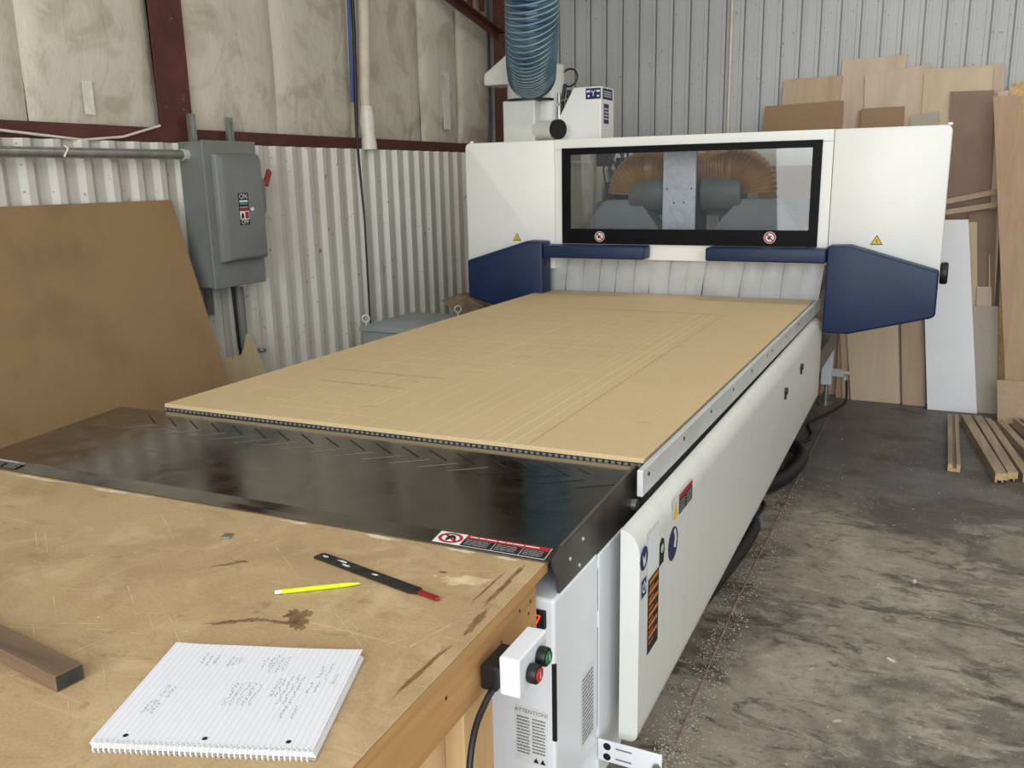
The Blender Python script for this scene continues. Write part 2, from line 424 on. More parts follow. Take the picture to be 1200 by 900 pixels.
def blanket(y0, y1, z0, z1, seed):
    r = random.Random(seed); y0 -= .006; y1 += .006; m = MB(); ny, nz = 14, 26; vs = []
    ph = r.uniform(0, 6)
    for i in range(ny+1):
        for j in range(nz+1):
            u = i/ny; v = j/nz
            b = .045*(math.sin(PI*u)**.35 if 0 < u < 1 else 0)
            b *= min(1, v*7+.35)
            b += .006*math.sin(7*v*PI+ph+3*u)*math.sin(PI*u)
            yy = y0+(y1-y0)*u + .012*math.sin(5*v+ph)*(1 if i in (0, ny) else 0)
            vs.append((-2.955+b, yy, z0+(z1-z0)*v + (.012*math.sin(PI*u) if j == 0 else 0)))
    m.face_set(vs, [(i*(nz+1)+j, (i+1)*(nz+1)+j, (i+1)*(nz+1)+j+1, i*(nz+1)+j+1) for i in range(ny) for j in range(nz)])
    return m.build('insulation_blanket', M['insul'], wl, smooth=True)
for k, (a, b) in enumerate([(-1.5, -.8), (-.8, -.05), (-.05, .705), (.705, 1.40), (1.56, 2.295), (2.295, 3.03), (3.03, 3.885), (3.885, 4.44), (4.44, 5.0)]):
    blanket(a, b, .925, 3.25, k)
for (y, z0, z1, w) in ((.985, .975, 1.12, .05), (4.20, 1.03, 1.45, .10)):
    m = MB(); m.box((-2.909, y-w/2, z0), (-2.905, y+w/2, z1)); m.build('tape_strip', M['tape'], wl)
wb = structure(MB().box((-3.25, 5.13, FLOOR), (5.0, 5.23, 3.3)).build('wall_back', M['grey_frame']))
ribbed('wall_sheet', M['backwall'], wb, 'X', -3.1, 4.9, .1347, -1.269-.1347*13, 5.085, .030, FLOOR, 3.28, .010, .052, -1)
structure(MB().box((5.0, -2.0, FLOOR), (5.1, 5.23, 3.3)).build('wall_right', M['backwall']))
structure(MB().box((-3.3, -2.6, 3.3), (5.2, 5.25, 3.4)).build('ceiling', M['ceiling']))
# steel frame: columns, girt, braces
m = MB(); m.box((-2.905, 1.375, FLOOR), (-2.892, 1.578, 3.28)); m.box((-3.13, 1.47, FLOOR), (-2.9, 1.482, 3.28)); m.box((-3.14, 1.375, FLOOR), (-3.13, 1.578, 3.28))
structure(m.build('trim_1', M['redoxide']))
m = MB(); m.box((-2.83, 4.86, FLOOR), (-2.655, 4.872, 3.28)); m.box((-2.75, 4.87, FLOOR), (-2.738, 5.0, 3.28)); m.box((-2.83, 4.985, FLOOR), (-2.655, 4.997, 3.28))
structure(m.build('trim_2', M['redoxide']))
m = MB(); m.box((-2.9, -1.6, .865), (-2.885, 4.86, .932)); m.box((-3.1, -1.6, .862), (-2.888, 4.86, .870))
structure(m.build('trim_3', M['redoxide']))
def angle_bar(name, a, b, w):
    a = Vector(a); b = Vector(b); t_ = (b-a).normalized(); up = Vector((1,0,0)); s_ = t_.cross(up).normalized()*w
    m = MB(); m.prism([a, a+s_, a+s_+Vector((.006,0,0)), a+Vector((.006,0,0))], b-a)
    m.prism([a, a+Vector((w,0,0)), a+Vector((w,0,0))+s_*.1, a+s_*.1], b-a)
    return structure(m.build(name, M['redoxide']))
angle_bar('trim_4', (-2.86, 3.85, 2.06), (-2.78, 4.86, 1.80), .06)
m = MB(); m.box((-2.87, 4.50, 1.92), (-2.84, 4.55, 3.2)); m.box((-2.87, 4.70, 1.95), (-2.84, 4.74, 3.2))
structure(m.build('trim_5', M['redoxide']))

# ------------------------------------------------------------------ CNC ROUTER
cnc = thing('cnc_router', (-.74, 1.5, FLOOR), 'large white machining centre with long flat bed, windowed hood and navy bumper pads', 'machine')
def part(m, name, mat, parent=None, **k): return m.build(name, M[mat] if isinstance(mat, str) else mat, parent or cnc, **k)
part(MB().box((-1.54, .06, -.16), (-.022, 4.3, -.0125)).bevel(.004, 1), 'bed', 'grey_frame')
part(MB().box((-1.42, .1, -.62), (-.12, 4.2, -.16)), 'bed_frame', 'dark_void')
part(MB().box((-.34, -.12, FLOOR), (-.20, 3.4, FLOOR+.05)).bevel(.004, 1), 'base_beam', 'cream')
# toothed strip along the front and right edges of the bed
mt = MB(); m = MB(); m.box((-1.55, -.001, -.024), (-.016, .015, -.0125))
for i in range(93):
    x = -1.548+i*.0165
    mt.box((x, -.0045, -.0195), (x+.009, -.0012, -.0132))
shear(m, BEDY); shear(mt, BEDY)
part(m, 'edge_comb', 'dark_void'); part(mt, 'comb_teeth', 'grey_frame')
m = MB(); m.box((.0005, .045, -.04), (.006, 3.05, -.006))
for i in range(182):
    y = .046+i*.0165
    m.box((.003, y, -.02), (.0065, y+.009, -.004))
shear(m, BEDX)
part(m, 'edge_comb', 'zinc')
m = MB(); m.box((-1.56, 2.955, -.036), (.0, 3.0, -.012))
for i in range(95):
    x = -1.555+i*.0165
    m.box((x, 2.956, -.015), (x+.008, 2.99, -.004))
part(m, 'edge_comb', 'zinc')
m = shear(MB().box((.0075, -.035, -.068), (.022, 3.06, -.003)).bevel(.0025, 2), BEDX)
part(m, 'side_rail', 'alu'); rail = bpy.data.objects['side_rail']; rail['label'] = 'aluminium rail along the bed edge'
for y in (.01, .32, .62, .92, 1.22, 1.52, 1.62, 1.95, 2.3, 2.7):
    m = shear(MB().cyl((.0215, y, -.024), (.0235, y, -.024), .0055, 12), BEDX); m.build('screw', M['black'], rail)
# long bulging side panel: profile in x/z extruded along y
X1 = .056; r = .042
prof = [(.012, -.082)]
for k in range(9):
    a = PI/2*(1-k/8)
    prof.append((X1-r+r*math.cos(a), -.082-r*1.4+r*1.4*math.sin(a)))
prof += [(X1, -.56)]
for k in range(1, 6):
    a = PI/2*k/5
    prof.append((X1-.02+.02*math.cos(a), -.575-.02*math.sin(a)))
prof += [(.012, -.595)]
m = MB(); m.prism([(x, -.205, z) for x, z in prof], (0, 3.10, 0))
for v in m.bm.verts:
    if v.co.z < -.5: v.co.z += .026*(v.co.y+.205)
sp = part(m, 'side_panel', 'panel_white', smooth=True)
sp['label'] = 'long dusty white side panel with rounded top'
fs = Plane2((X1, 0, 0), (0,1,0), (0,0,1))   # outer face, x dir = +y, normal +x
def lab(name, mat, fn, parent, label=None):
    m = MB(); fn(m); o = m.build(name, M[mat], parent)
    if label: o['label'] = label
    return o
o = lab('round_sticker', 'label_white', lambda m: fs.disc(m, -.178, -.152, .030), sp, 'round blue mandatory sign sticker')
lab('sticker_face', 'navy_ink', lambda m: fs.disc(m, -.178, -.152, .0275, 2), o)
lab('sticker_symbol', 'label_white', lambda m: fs.poly(m, [(-.190,-.14),(-.182,-.172),(-.168,-.165),(-.165,-.14),(-.176,-.155)], 3), o)
o = lab('square_sticker', 'label_white', lambda m: fs.rect(m, -.197, -.247, -.155, -.198), sp, 'square blue sticker')
lab('sticker_face', 'navy_ink', lambda m: fs.rect(m, -.194, -.244, -.158, -.201, 2), o)
lab('sticker_symbol', 'label_white', lambda m: (m.ring(fs.p(-.176,-.222,3), fs.n, .008, .013, 20), fs.rect(m, -.178,-.222,-.174,-.205,3)), o)
o = lab('warning_label', 'ink', lambda m: fs.rect(m, -.142, -.408, -.058, -.222), sp, 'tall black and orange warning label')
def tall(m):
    for i, y in enumerate((-.236, -.262, -.288, -.318, -.345, -.372)):
        fs.rect(m, -.136, y, -.066, y+.010, 2)
        fs.rect(m, -.136, y-.012, -.10, y-.008, 2)
lab('label_print', 'orange', tall, o)
o = lab('painted_light_patch', 'cool_white', lambda m: fs.rect(m, -.150, -.212, -.062, -.108), sp, 'pale patch of reflected light painted on the side panel')  # bright patch of reflected light, painted on as a flat pale quad
o = lab('key_lock', 'ink', lambda m: fs.poly(m, [(-.058,-.225),(-.022,-.225),(-.014,-.196),(-.02,-.168),(-.04,-.158),(-.056,-.168)]), sp, 'black panel lock')
lab('keyhole', 'alu', lambda m: fs.disc(m, -.036, -.186, .011, 2), o)
o = lab('round_sticker', 'label_white', lambda m: fs.disc(m, .058, -.212, .046), sp, 'large round navy mandatory sign sticker')
lab('sticker_face', 'navy_ink', lambda m: fs.disc(m, .058, -.212, .043, 2), o)
lab('sticker_symbol', 'label_white', lambda m: fs.poly(m, [(.060,-.180),(.072,-.20),(.062,-.222),(.080,-.230),(.088,-.208),(.078,-.182),(.070,-.175)], 3), o)
o = lab('warning_label', 'label_white', lambda m: fs.rect(m, .050, -.158, .235, -.100), sp, 'horizontal red and black warning label')
lab('label_panel', 'ink', lambda m: fs.rect(m, .104, -.155, .232, -.117, 2), o)
lab('label_band', 'red', lambda m: fs.rect(m, .104, -.117, .232, -.103, 2), o)
lab('label_print', 'label_white', lambda m: (fs.lines(m, .108, .160, -.152, -.120, 4, 3, 3, .2), fs.lines(m, .174, .226, -.152, -.120, 4, 5, 3, .2)), o)
lab('label_triangle', 'yellow', lambda m: fs.poly(m, [(.055,-.152),(.097,-.152),(.076,-.108)], 2), o)
for (y, z) in ((2.16, -.195), (1.73, -.21)):
    m = MB().cyl((X1, y, z), (X1+.012, y, z), .014, 14); m.box((X1, y-.006, z-.035), (X1+.008, y+.006, z))
    part(m, 'latch', 'black', sp)
# bracket plate at the front foot of the panel
m = MB(); m.box((-.02, -.256, -.625), (.128, -.250, -.573)).bevel(.001, 1)
br = part(m, 'foot_bracket', 'cool_white'); br['label'] = 'white slotted bracket plate'
fb = Plane2((0, -.256, -.6), (1,0,0), (0,0,1))
for zz in (.014, -.012):
    lab('hole', 'ink', lambda m: fb.disc(m, .002, zz, .009), br)
    lab('slot', 'label_grey', lambda m: fb.rect(m, .022, zz-.002, .06, zz+.002), br)
MB().cyl((.118, -.262, -.602), (.118, -.250, -.602), .009, 6).build('bolt', M['zinc'], br)
part(MB().cyl((-.06, -.18, FLOOR), (-.06, -.18, -.72), .02, 12).cyl((-.06, -.18, FLOOR), (-.06, -.18, FLOOR+.02), .05, 20), 'levelling_foot', 'zinc')
part(MB().cyl((-1.3, -.2, FLOOR), (-1.3, -.2, -.58), .02, 12).cyl((-1.3, -.2, FLOOR), (-1.3, -.2, FLOOR+.02), .05, 20), 'levelling_foot', 'zinc')
part(MB().cyl((-.3, 2.7, FLOOR), (-.3, 2.7, -.6), .02, 12).cyl((-.3, 2.7, FLOOR), (-.3, 2.7, FLOOR+.02), .05, 20), 'levelling_foot', 'zinc')
# front cabinet under the infeed tray
m = MB(); m.box((-1.52, -.488, -.585), (-.024, -.248, -.125)).bevel(.006, 2)
cab = part(m, 'front_cabinet', 'cool_white'); cab['label'] = 'cool white control cabinet under the tray'
m = MB(); m.box((-.30, -.244, -.70), (-.024, -.075, -.13)).bevel(.005, 2)
part(m, 'corner_post', 'cool_white')
part(MB().box((-1.5, -.075, -.60), (.0, .05, -.17)), 'cable_duct', 'dark_void')
cf = Plane2((0, -.488, 0), (1,0,0), (0,0,1))
cs = Plane2((-.024, 0, 0), (0,1,0), (0,0,1))
o = lab('attention_notice', 'label_white', lambda m: cf.rect(m, -.112, -.496, -.040, -.368, .5), cab, 'printed grey notice headed ATTENTION!')
lab('notice_print', 'label_grey', lambda m: (cf.text(m, 'ATTENTION!', -.076, -.379, .0125), cf.lines(m, -.108,-.079,-.478,-.39, 12, 1), cf.lines(m, -.074,-.045,-.472,-.39, 11, 2)), o)
lab('notice_symbol', 'ink', lambda m: (cf.poly(m, [(-.072,-.491),(-.060,-.491),(-.066,-.480)], 3), cf.poly(m, [(-.057,-.491),(-.045,-.491),(-.051,-.480)], 3)), o)
o = lab('data_label', 'label_white', lambda m: cs.rect(m, -.348, -.545, -.272, -.362, .5), cab, 'printed data label')
lab('label_print', 'label_grey', lambda m: (cs.lines(m, -.343,-.277,-.535,-.375, 17, 7)), o)
m = MB(); cs.rect(m, -.2515, -.26, -.2485, -.16, 1); cs.rect(m, -.2515, -.55, -.2485, -.30, 1); part(m, 'vent_slot', 'ink', cab)
m = MB(); m.box((-.030, -.4888, -.43), (-.0215, -.4835, -.26)); part(m, 'vent_slot', 'ink', cab)
# red counter display on the cabinet front
m = MB(); m.box((-.125, -.496, -.186), (-.040, -.486, -.148)).bevel(.003, 2)
ds = part(m, 'counter_display', 'black', cab)
m = MB(); dp = Plane2((0, -.496, 0), (1,0,0), (0,0,1)); dp.text(m, '17', -.062, -.167, .028); m.build('digits', M['lens_red'], ds)
# steel infeed tray
m = MB()
zt = lambda y: -.019+.046*y
yf = lambda x: -.484+.027*(x+1.64)
yb = lambda x: -.018+.030*(x+1.68)
xa, xb = -1.715, -.034
T = []
for x in (xa, xb):
    for dz in (0, -.003):
        T += [(x, yb(x), zt(yb(x))+dz), (x, yf(x), zt(yf(x))+dz), (x, yf(x)-.048, -.0465+dz)]
# vertices: 0-2 left top, 3-5 left bottom, 6-8 right top, 9-11 right bottom
m.face_set(T, [(0,1,7,6), (1,2,8,7), (3,9,10,4), (4,10,11,5), (0,6,9,3), (2,5,11,8), (0,3,4,1), (1,4,5,2), (6,7,10,9), (7,8,11,10)])
tr = part(m, 'infeed_tray', 'tray'); tr['label'] = 'dark stainless infeed tray'
m = MB()
m.prism([(-.032, .03, -.012), (-.032, -.436, -.034), (-.032, -.484, -.044), (-.032, -.480, -.062), (-.032, -.462, -.090), (-.032, -.450, -.147), (-.032, .025, -.133)], (.005, 0, 0))
part(m, 'tray_skirt', 'tray_side')
m = MB().tube([(-.031, .028, -.014), (-.031, -.436, -.0355)], .0045, 8); part(m, 'tray_rim', 'tray_side')
for (y, z) in ((-.40, -.075), (-.33, -.06), (-.35, -.11)):
    part(MB().cyl((-.028, y, z), (-.025, y, z), .004, 10), 'rivet', 'alu')
part(MB().cyl((-.03, -.005, -.10), (-.015, -.005, -.10), .014, 14), 'pivot_bolt', 'zinc')
m = MB(); m.box((-.03, .02, -.10), (.006, .045, -.04)); part(m, 'hinge_block', 'dark_void')
# tray slots (herring-bone)
m = MB()
def slit(m, a, b, w):
    a = Vector((a[0], a[1], zt(a[1])+.0005)); b = Vector((b[0], b[1], zt(b[1])+.0005)); d = (b-a).normalized(); n = Vector((-d.y, d.x, 0))*w/2
    m.quad(a-n, b-n, b+n, a+n)
for i in range(18):
    x = -1.549+i*.0817; y = -.060+.0020*i
    if i < 17: slit(m, (x, y), (x+.083, y-.0535), .0045)
    else: slit(m, (x, y), (x+.042, y-.027), .0045)
for i in range(14, 18):
    x = -1.527+i*.0829; slit(m, (x, -.178+.0020*i), (x+.084, -.120+.0018*i), .003)
part(m, 'slots', 'ink', tr)
m = MB()
for i in range(14):
    x = -1.527+i*.0829; slit(m, (x, -.178+.0020*i), (x+.084, -.120+.0018*i), .0032)
part(m, 'slot_edge_glints', 'slot_glint', tr)  # left second-row slots painted pale for the reflection on their edges
# tray warning labels on the front lip
for (x0, x1, fade) in ((-.290, -.045, 0), (-1.71, -1.53, 1)):
    d = Vector((0, -.048, -.0465-zt(yf(-.2)))).normalized()
    lp = Plane2((0, yf(0), zt(yf(0))), (1,.027,.001), -d); lp.u = lp.u*1.75
    o = lab('warning_label', 'label_white' if not fade else 'label_grey', lambda m: lp.rect(m, x0, -.0255, x1, -.0015, .6), tr, 'worn red and black warning label on the tray lip')
    lab('label_panel', 'ink', lambda m: (lp.rect(m, x0+.062, -.0247, x0+.129, -.0095, 2), lp.rect(m, x0+.1305, -.0247, x0+.189, -.0095, 2), lp.rect(m, x0+.1905, -.0247, x1-.001, -.0095, 2)), o)
    if not fade:
        lab('label_band', 'red', lambda m: lp.rect(m, x0+.062, -.0093, x1-.001, -.0022, 2), o)
    lab('label_print', 'label_white', lambda m: (lp.lines(m, x0+.068, x0+.120, -.023, -.011, 4, 1, 3, .16), lp.lines(m, x0+.135, x0+.180, -.023, -.011, 4, 2, 3, .16), lp.lines(m, x0+.195, x1-.010, -.023, -.011, 4, 3, 3, .16), lp.lines(m, x0+.070, x1-.02, -.0075, -.004, 1, 4, 3, .5)), o)
    def el(m, rx0, rx1, ry0, ry1, k):
        cx, cy = x0+.032, -.0135; n = 24
        A = [lp.p(cx+rx0*math.cos(2*PI*i/n), cy+ry0*math.sin(2*PI*i/n), k) for i in range(n)]; B = [lp.p(cx+rx1*math.cos(2*PI*i/n), cy+ry1*math.sin(2*PI*i/n), k) for i in range(n)]
        for i in range(n): m.quad(A[i], A[(i+1) % n], B[(i+1) % n], B[i])
    lab('red_ring', 'red' if not fade else 'label_grey', lambda m: (el(m, .020, .027, .0075, .0105, 2), lp.poly(m, [(x0+.012,-.0075),(x0+.016,-.0055),(x0+.052,-.0195),(x0+.048,-.0215)], 2)), o)
    lab('person_symbol', 'ink', lambda m: (lp.poly(m, [(x0+.024,-.019),(x0+.028,-.02),(x0+.036,-.012),(x0+.044,-.017),(x0+.046,-.0155),(x0+.038,-.0085),(x0+.030,-.008),(x0+.024,-.0115)], 3)), o)
# ------------- hood (gantry)
G = 2.918; GT = .868
def rounded_panel(x0, x1, z0, z1, y0, y1, rl=0, rr=0):
    pts = []
    for (cx, cz, r, a0) in ((x1, z0, 0, -PI/2), (x1, z1, rr, 0), (x0, z1, rl, PI/2), (x0, z0, 0, PI)):
        if r == 0: pts.append((cx, y0, cz)); continue
        ox = cx - r if cx == x1 else cx + r; oz = cz - r
        for k in range(7):
            a = a0 + PI/2*k/6
            pts.append((ox+r*math.cos(a), y0, oz+r*math.sin(a)))
    return MB().prism(pts, (0, y1-y0, 0))
part(rounded_panel(-2.056, -1.470, .13, GT, G, 3.95, rl=.03).bevel(.008, 2, 50), 'hood_side_panel', 'white', smooth=True)
part(rounded_panel(.056, .588, .13, GT, G, 3.95, rr=.03).bevel(.008, 2, 50), 'hood_side_panel', 'white', smooth=True)
m = MB()
m.box((-1.468, G+.001, .810), (.054, G+.06, GT)); m.box((-1.468, G+.001, .195), (-1.41, G+.06, .812)); m.box((-.006, G+.001, .195), (.054, G+.06, .812)); m.box((-1.41, G+.001, .195), (-.006, G+.06, .29))
part(m, 'hood_front_frame', 'white')
part(MB().box((-1.468, G+.06, .845), (.054, 3.32, GT)), 'hood_roof', 'white')
part(MB().box((-1.468, 3.80, .70), (.054, 3.95, GT)).box((-1.468, 3.88, .15), (-1.30, 3.95, .72)).box((-.06, 3.88, .15), (.054, 3.95, .72)).box((-.56, 3.90, .15), (-.50, 3.95, .72)), 'rear_frame', 'duct_white')
for x in (-2.035, .575):
    part(MB().cyl((x, G+.05, GT), (x, G+.05, GT+.012), .012, 12), 'lifting_plug', 'white')
# window
wf = MB()
for a, b in (((-1.419, .782), (.003, .819)), ((-1.419, .281), (.003, .366)), ((-1.419, .366), (-1.370, .782)), ((-.043, .366), (.003, .782))):
    wf.box((a[0], G-.012, a[1]), (b[0], G+.004, b[1]))
win = part(wf, 'hood_window', 'black_gloss'); win['label'] = 'black framed viewing window'
MB().box((-1.372, G-.009, .364), (-.041, G-.003, .784)).build('window_pane', M['glass'], win)
wp = Plane2((0, G-.012, 0), (1,0,0), (0,0,1))
prohibition(wp, win, -1.187, .323, .030); prohibition(wp, win, -.235, .328, .031)
hp = Plane2((0, G, 0), (1,0,0), (0,0,1))
warning_triangle(hp, cnc, -1.718, .292, .046); warning_triangle(hp, cnc, .288, .297, .050)
# navy bumper pads
pts = [(.07,.298),(.175,.301),(.585,.182),(.585,-.032),(.565,-.045),(.195,-.143),(.068,-.143)]
m = MB().prism([(x, 2.78, z) for x, z in pts], (0, .13, 0)).bevel(.012, 3); part(m, 'bumper_pad', 'navy', smooth=True)
m = MB().prism([(-1.492-(x-.068)*.96, 2.78, z) for x, z in pts], (0, .13, 0)).bevel(.012, 3); part(m, 'bumper_pad', 'navy', smooth=True)
part(MB().box((-1.489, 2.78, .207), (-.884, 2.905, .279)).bevel(.010, 3), 'bumper_bar', 'navy', smooth=True)
part(MB().box((-.545, 2.78, .209), (.066, 2.905, .280)).bevel(.010, 3), 'bumper_bar', 'navy', smooth=True)
part(MB().cyl((.588, 3.0, .155), (.625, 3.0, .155), .055, 18).bevel(.01, 2), 'side_knob', 'black', smooth=True)
# strip curtain (overlapping strips, slightly skewed)
rnd = random.Random(11)
for i in range(15):
    x0 = -1.515+i*.1035; sk = -.028+rnd.uniform(-.01, .01); y = 2.975+.006*(i % 2)+rnd.uniform(0, .004)
    m = MB(); vs = []
    for j in range(7):
        v = j/6; z = .215-(.222)*v; bow = -.012*math.sin(v*PI)*rnd.uniform(.6, 1)
        xo = x0+sk*v
        for (u, dy) in ((0, .006), (.25, 0), (.5, -.002), (.75, 0), (1, -.006)):
            vs.append((xo+u*.112, y+dy+bow, z))
    for j in range(6):
        for k in range(4):
            a = j*5+k
            m.face_set([vs[a], vs[a+1], vs[a+6], vs[a+5]], [(0,1,2,3)])
    bmesh.ops.remove_doubles(m.bm, verts=m.bm.verts, dist=1e-5)
    geom = bmesh.ops.extrude_face_region(m.bm, geom=m.bm.faces[:])
    bmesh.ops.translate(m.bm, verts=[g for g in geom['geom'] if isinstance(g, bmesh.types.BMVert)], vec=(0, .003, 0))
    part(m, 'curtain_strip', 'curtain', smooth=True)
part(MB().box((-1.52, 3.0, .18), (.05, 3.02, .24)), 'curtain_rail', 'zinc')
# machinery behind the window
def funnel(cx, y, zt, zb, wt, wb, dt, db):
    m = MB()
    m.face_set([(cx-wb, y-db, zb), (cx+wb, y-db, zb), (cx+wb, y+db, zb), (cx-wb, y+db, zb), (cx-wt, y-dt, zt), (cx+wt, y-dt, zt), (cx+wt, y+dt, zt), (cx-wt, y+dt, zt)],
               [(0,3,2,1), (4,5,6,7), (0,1,5,4), (1,2,6,5), (2,3,7,6), (3,0,4,7)])
    return m
for cx in (-1.205, -.385):
    m = funnel(cx, 3.40, .515, .30, .105, .285, .05, .11); m.box((cx-.285, 3.29, .16), (cx+.285, 3.51, .30))
    part(m, 'suction_hood', 'greyhood')
def ribbed_hose(path, r, rib, mat, ringmat, parent, name, ring_name, amp=.05):
    P = [Vector(p) for p in path]; L = [0]
    for a, b in zip(P, P[1:]): L.append(L[-1]+(b-a).length)
    n = int(L[-1]/rib)*4; Q = []; R = []
    for i in range(n+1):
        s_ = L[-1]*i/n; k = max(0, min(len(P)-2, next((q for q in range(len(P)-1) if L[q+1] >= s_), len(P)-2)))
        u = (s_-L[k])/max(1e-9, L[k+1]-L[k]); Q.append(P[k].lerp(P[k+1], u)); R.append(r*(1+amp*(1 if i % 4 in (0,) else (.4 if i % 4 in (1, 3) else -.6))))
    return MB().tube(Q, R, 28, True)
def arc(c, r, a0, a1, n, ax, bx):
    c = Vector(c); ax = Vector(ax); bx = Vector(bx)
    return [c+ax*r*math.cos(a0+(a1-a0)*i/n)+bx*r*math.sin(a0+(a1-a0)*i/n) for i in range(n+1)]
m = ribbed_hose(arc((-1.205+.16, 3.40, .55), .155, PI, PI/2, 16, (1,0,0), (0,0,1))+[(-.93, 3.44, .71), (-.80, 3.5, .70)], .105, .018, None, None, None, '', '')
part(m, 'suction_hose', 'tanhose', smooth=True)
m = ribbed_hose(arc((-.385-.16, 3.40, .55), .155, 0, PI/2, 16, (1,0,0), (0,0,1))+[(-.66, 3.44, .71), (-.78, 3.5, .70)], .105, .018, None, None, None, '', '')
part(m, 'suction_hose', 'tanhose', smooth=True)
m = MB().box((-.918, 3.24, .18), (-.722, 3.26, .84)).bevel(.003, 1)
o = part(m, 'spindle_plate', 'plate')
pp = Plane2((-.82, 3.24, .56), (1,0,0), (0,0,1))
lab('plate_screws', 'ink', lambda m: [pp.disc(m, a, b, .005) for a, b in ((-.072, .02), (.072, .02), (-.03, -.06), (.03, -.06), (.0, -.22))], o)
for sx in (-1, 1):
    m = MB().cyl((-.82+sx*.10, 3.42, .56), (-.82+sx*.34, 3.42, .56), .115, 24).bevel(.02, 2)
    part(m, 'spindle_motor', 'grey_frame', smooth=True)
m = MB().box((-1.46, 3.62, .43), (.05, 3.70, .50)).box((-1.46, 3.60, .41), (.05, 3.62, .43)); part(m, 'cross_beam', 'grey_frame')
m = MB().box((-.80, 3.45, .15), (-.74, 3.6, .84)); part(m, 'spindle_column', 'dark_void')
rnd = random.Random(3)
m = MB()
for k in range(10):
    x = -1.44+rnd.uniform(0, .22); m.tube([(x, 3.5+rnd.uniform(0, .2), .84), (x+rnd.uniform(-.05, .1), 3.5, .7), (x+rnd.uniform(-.1, .1), 3.55, .5), (x, 3.6, .4)], .006, 6)
m.box((-1.30, 3.5, .70), (-1.17, 3.58, .77)); m.box((-1.45, 3.55, .72), (-1.36, 3.6, .8))
part(m, 'cable_loom', 'black')
m = MB()
for k in range(6): m.box((-1.45+k*.035, 3.72, .30+.04*(k % 3)), (-1.425+k*.035, 3.78, .62-.03*(k % 2)))
part(m, 'tool_holders', 'dark_void')
# dust outlet on the hood roof
m = MB().box((-2.035, 3.40, GT), (-1.81, 3.68, 1.14)).bevel(.008, 2); do = part(m, 'dust_outlet_box', 'duct_white')
m = MB().tube([(-1.90, 3.56, 1.150), (-1.90, 3.56, 1.245)], .16, 32); part(m, 'outlet_collar', 'duct_white', do, smooth=True)
m = MB().tube([(-1.90, 3.55, 1.138), (-1.90, 3.55, 1.152)], .172, 32); part(m, 'gasket', 'black', do, smooth=True)
m = MB(); m.face_set([(-2.18, 3.42, 1.245), (-1.80, 3.42, 1.245), (-1.80, 3.62, 1.245), (-2.18, 3.62, 1.245), (-2.18, 3.42, 1.315), (-1.80, 3.42, 1.315), (-1.80, 3.62, 1.315), (-2.18, 3.62, 1.315), (-1.95, 3.42, 1.47), (-1.80, 3.42, 1.47), (-1.80, 3.62, 1.47), (-1.95, 3.62, 1.47)],
    [(0,3,2,1), (0,1,5,4), (1,2,6,5), (2,3,7,6), (3,0,4,7), (4,5,9,8), (5,6,10,9), (6,7,11,10), (7,4,8,11), (8,9,10,11)])
m.bevel(.012, 2); part(m, 'outlet_hood', 'duct_white', do)
m = MB().tube([(-1.79, 3.60, GT), (-1.79, 3.60, 1.36)], .095, 28); part(m, 'outlet_pipe', 'duct_white', do, smooth=True)
# capsule motor beside it
m = MB().tube([(-1.80, 3.44, .955), (-1.640, 3.36, .950)], .055, 24); o = part(m, 'drive_motor', 'duct_white', smooth=True)
MB().tube([(-1.642, 3.361, .950), (-1.618, 3.349, .949)], .060, 24).build('motor_end_cap', M['black'], o, smooth=True)
# axis drive cover with Y label
m = MB().prism([(-1.70, 3.50, GT+.01), (-1.70, 3.50, 1.00), (-1.585, 3.50, 1.205), (-1.400, 3.50, 1.205), (-1.400, 3.50, GT+.01)], (0, .24, 0)).bevel(.006, 2)
dc = part(m, 'axis_drive_cover', 'white'); dc['label'] = 'white axis cover with blue Y label'
part(MB().box((-1.56, 3.495, GT), (-1.40, 3.6, GT+.014)), 'cover_base', 'black')
yp = Plane2((-1.452, 3.50, 1.163), (1,0,0), (0,0,1))
o = lab('axis_label', 'navy_ink', lambda m: yp.rect(m, -.050, -.033, .050, .033), dc, 'navy axis label with white letter Y')
lab('label_letter', 'label_white', lambda m: (yp.text(m, 'Y', 0, 0, .052), yp.rect(m, -.044, .008, -.020, .020, 2), yp.rect(m, .022, .008, .044, .020, 2), yp.disc(m, -.03, -.014, .007, 2), yp.rect(m, .024, -.02, .04, -.01, 2)), o)
ys = Plane2((-1.400, 3.50, 1.163), (0,1,0), (0,0,1))
o = lab('axis_label', 'navy_ink', lambda m: (ys.rect(m, .03, -.033, .21, .033), ys.rect(m, .05, -.18, .14, -.06)), dc)
lab('label_print', 'label_white', lambda m: (ys.lines(m, .05, .19, -.02, .02, 3, 1, 2), ys.lines(m, .06, .13, -.16, -.08, 4, 1, 2)), o)
m = MB(); m.tube(arc((-1.66, 3.62, 1.28), .055, 0, 2*PI, 18, (1,0,0), (0,.2,1)), .006, 6); m.tube([(-1.68, 3.6, 1.24), (-1.69, 3.58, 1.15), (-1.68, 3.55, 1.0), (-1.70, 3.55, .9)], .012, 8); m.tube([(-1.655, 3.6, 1.2), (-1.66, 3.58, 1.1), (-1.64, 3.57, 1.05)], .015, 8)
part(m, 'air_lines', 'black')
m = MB(); m.cyl((-1.69, 3.52, 1.02), (-1.69, 3.52, 1.10), .016, 10); m.cyl((-1.69, 3.52, 1.12), (-1.69, 3.52, 1.18), .012, 10); m.tube([(-1.69, 3.52, 1.13), (-1.64, 3.52, 1.14), (-1.60, 3.55, 1.10)], .007, 8)
part(m, 'air_fittings', 'zinc')
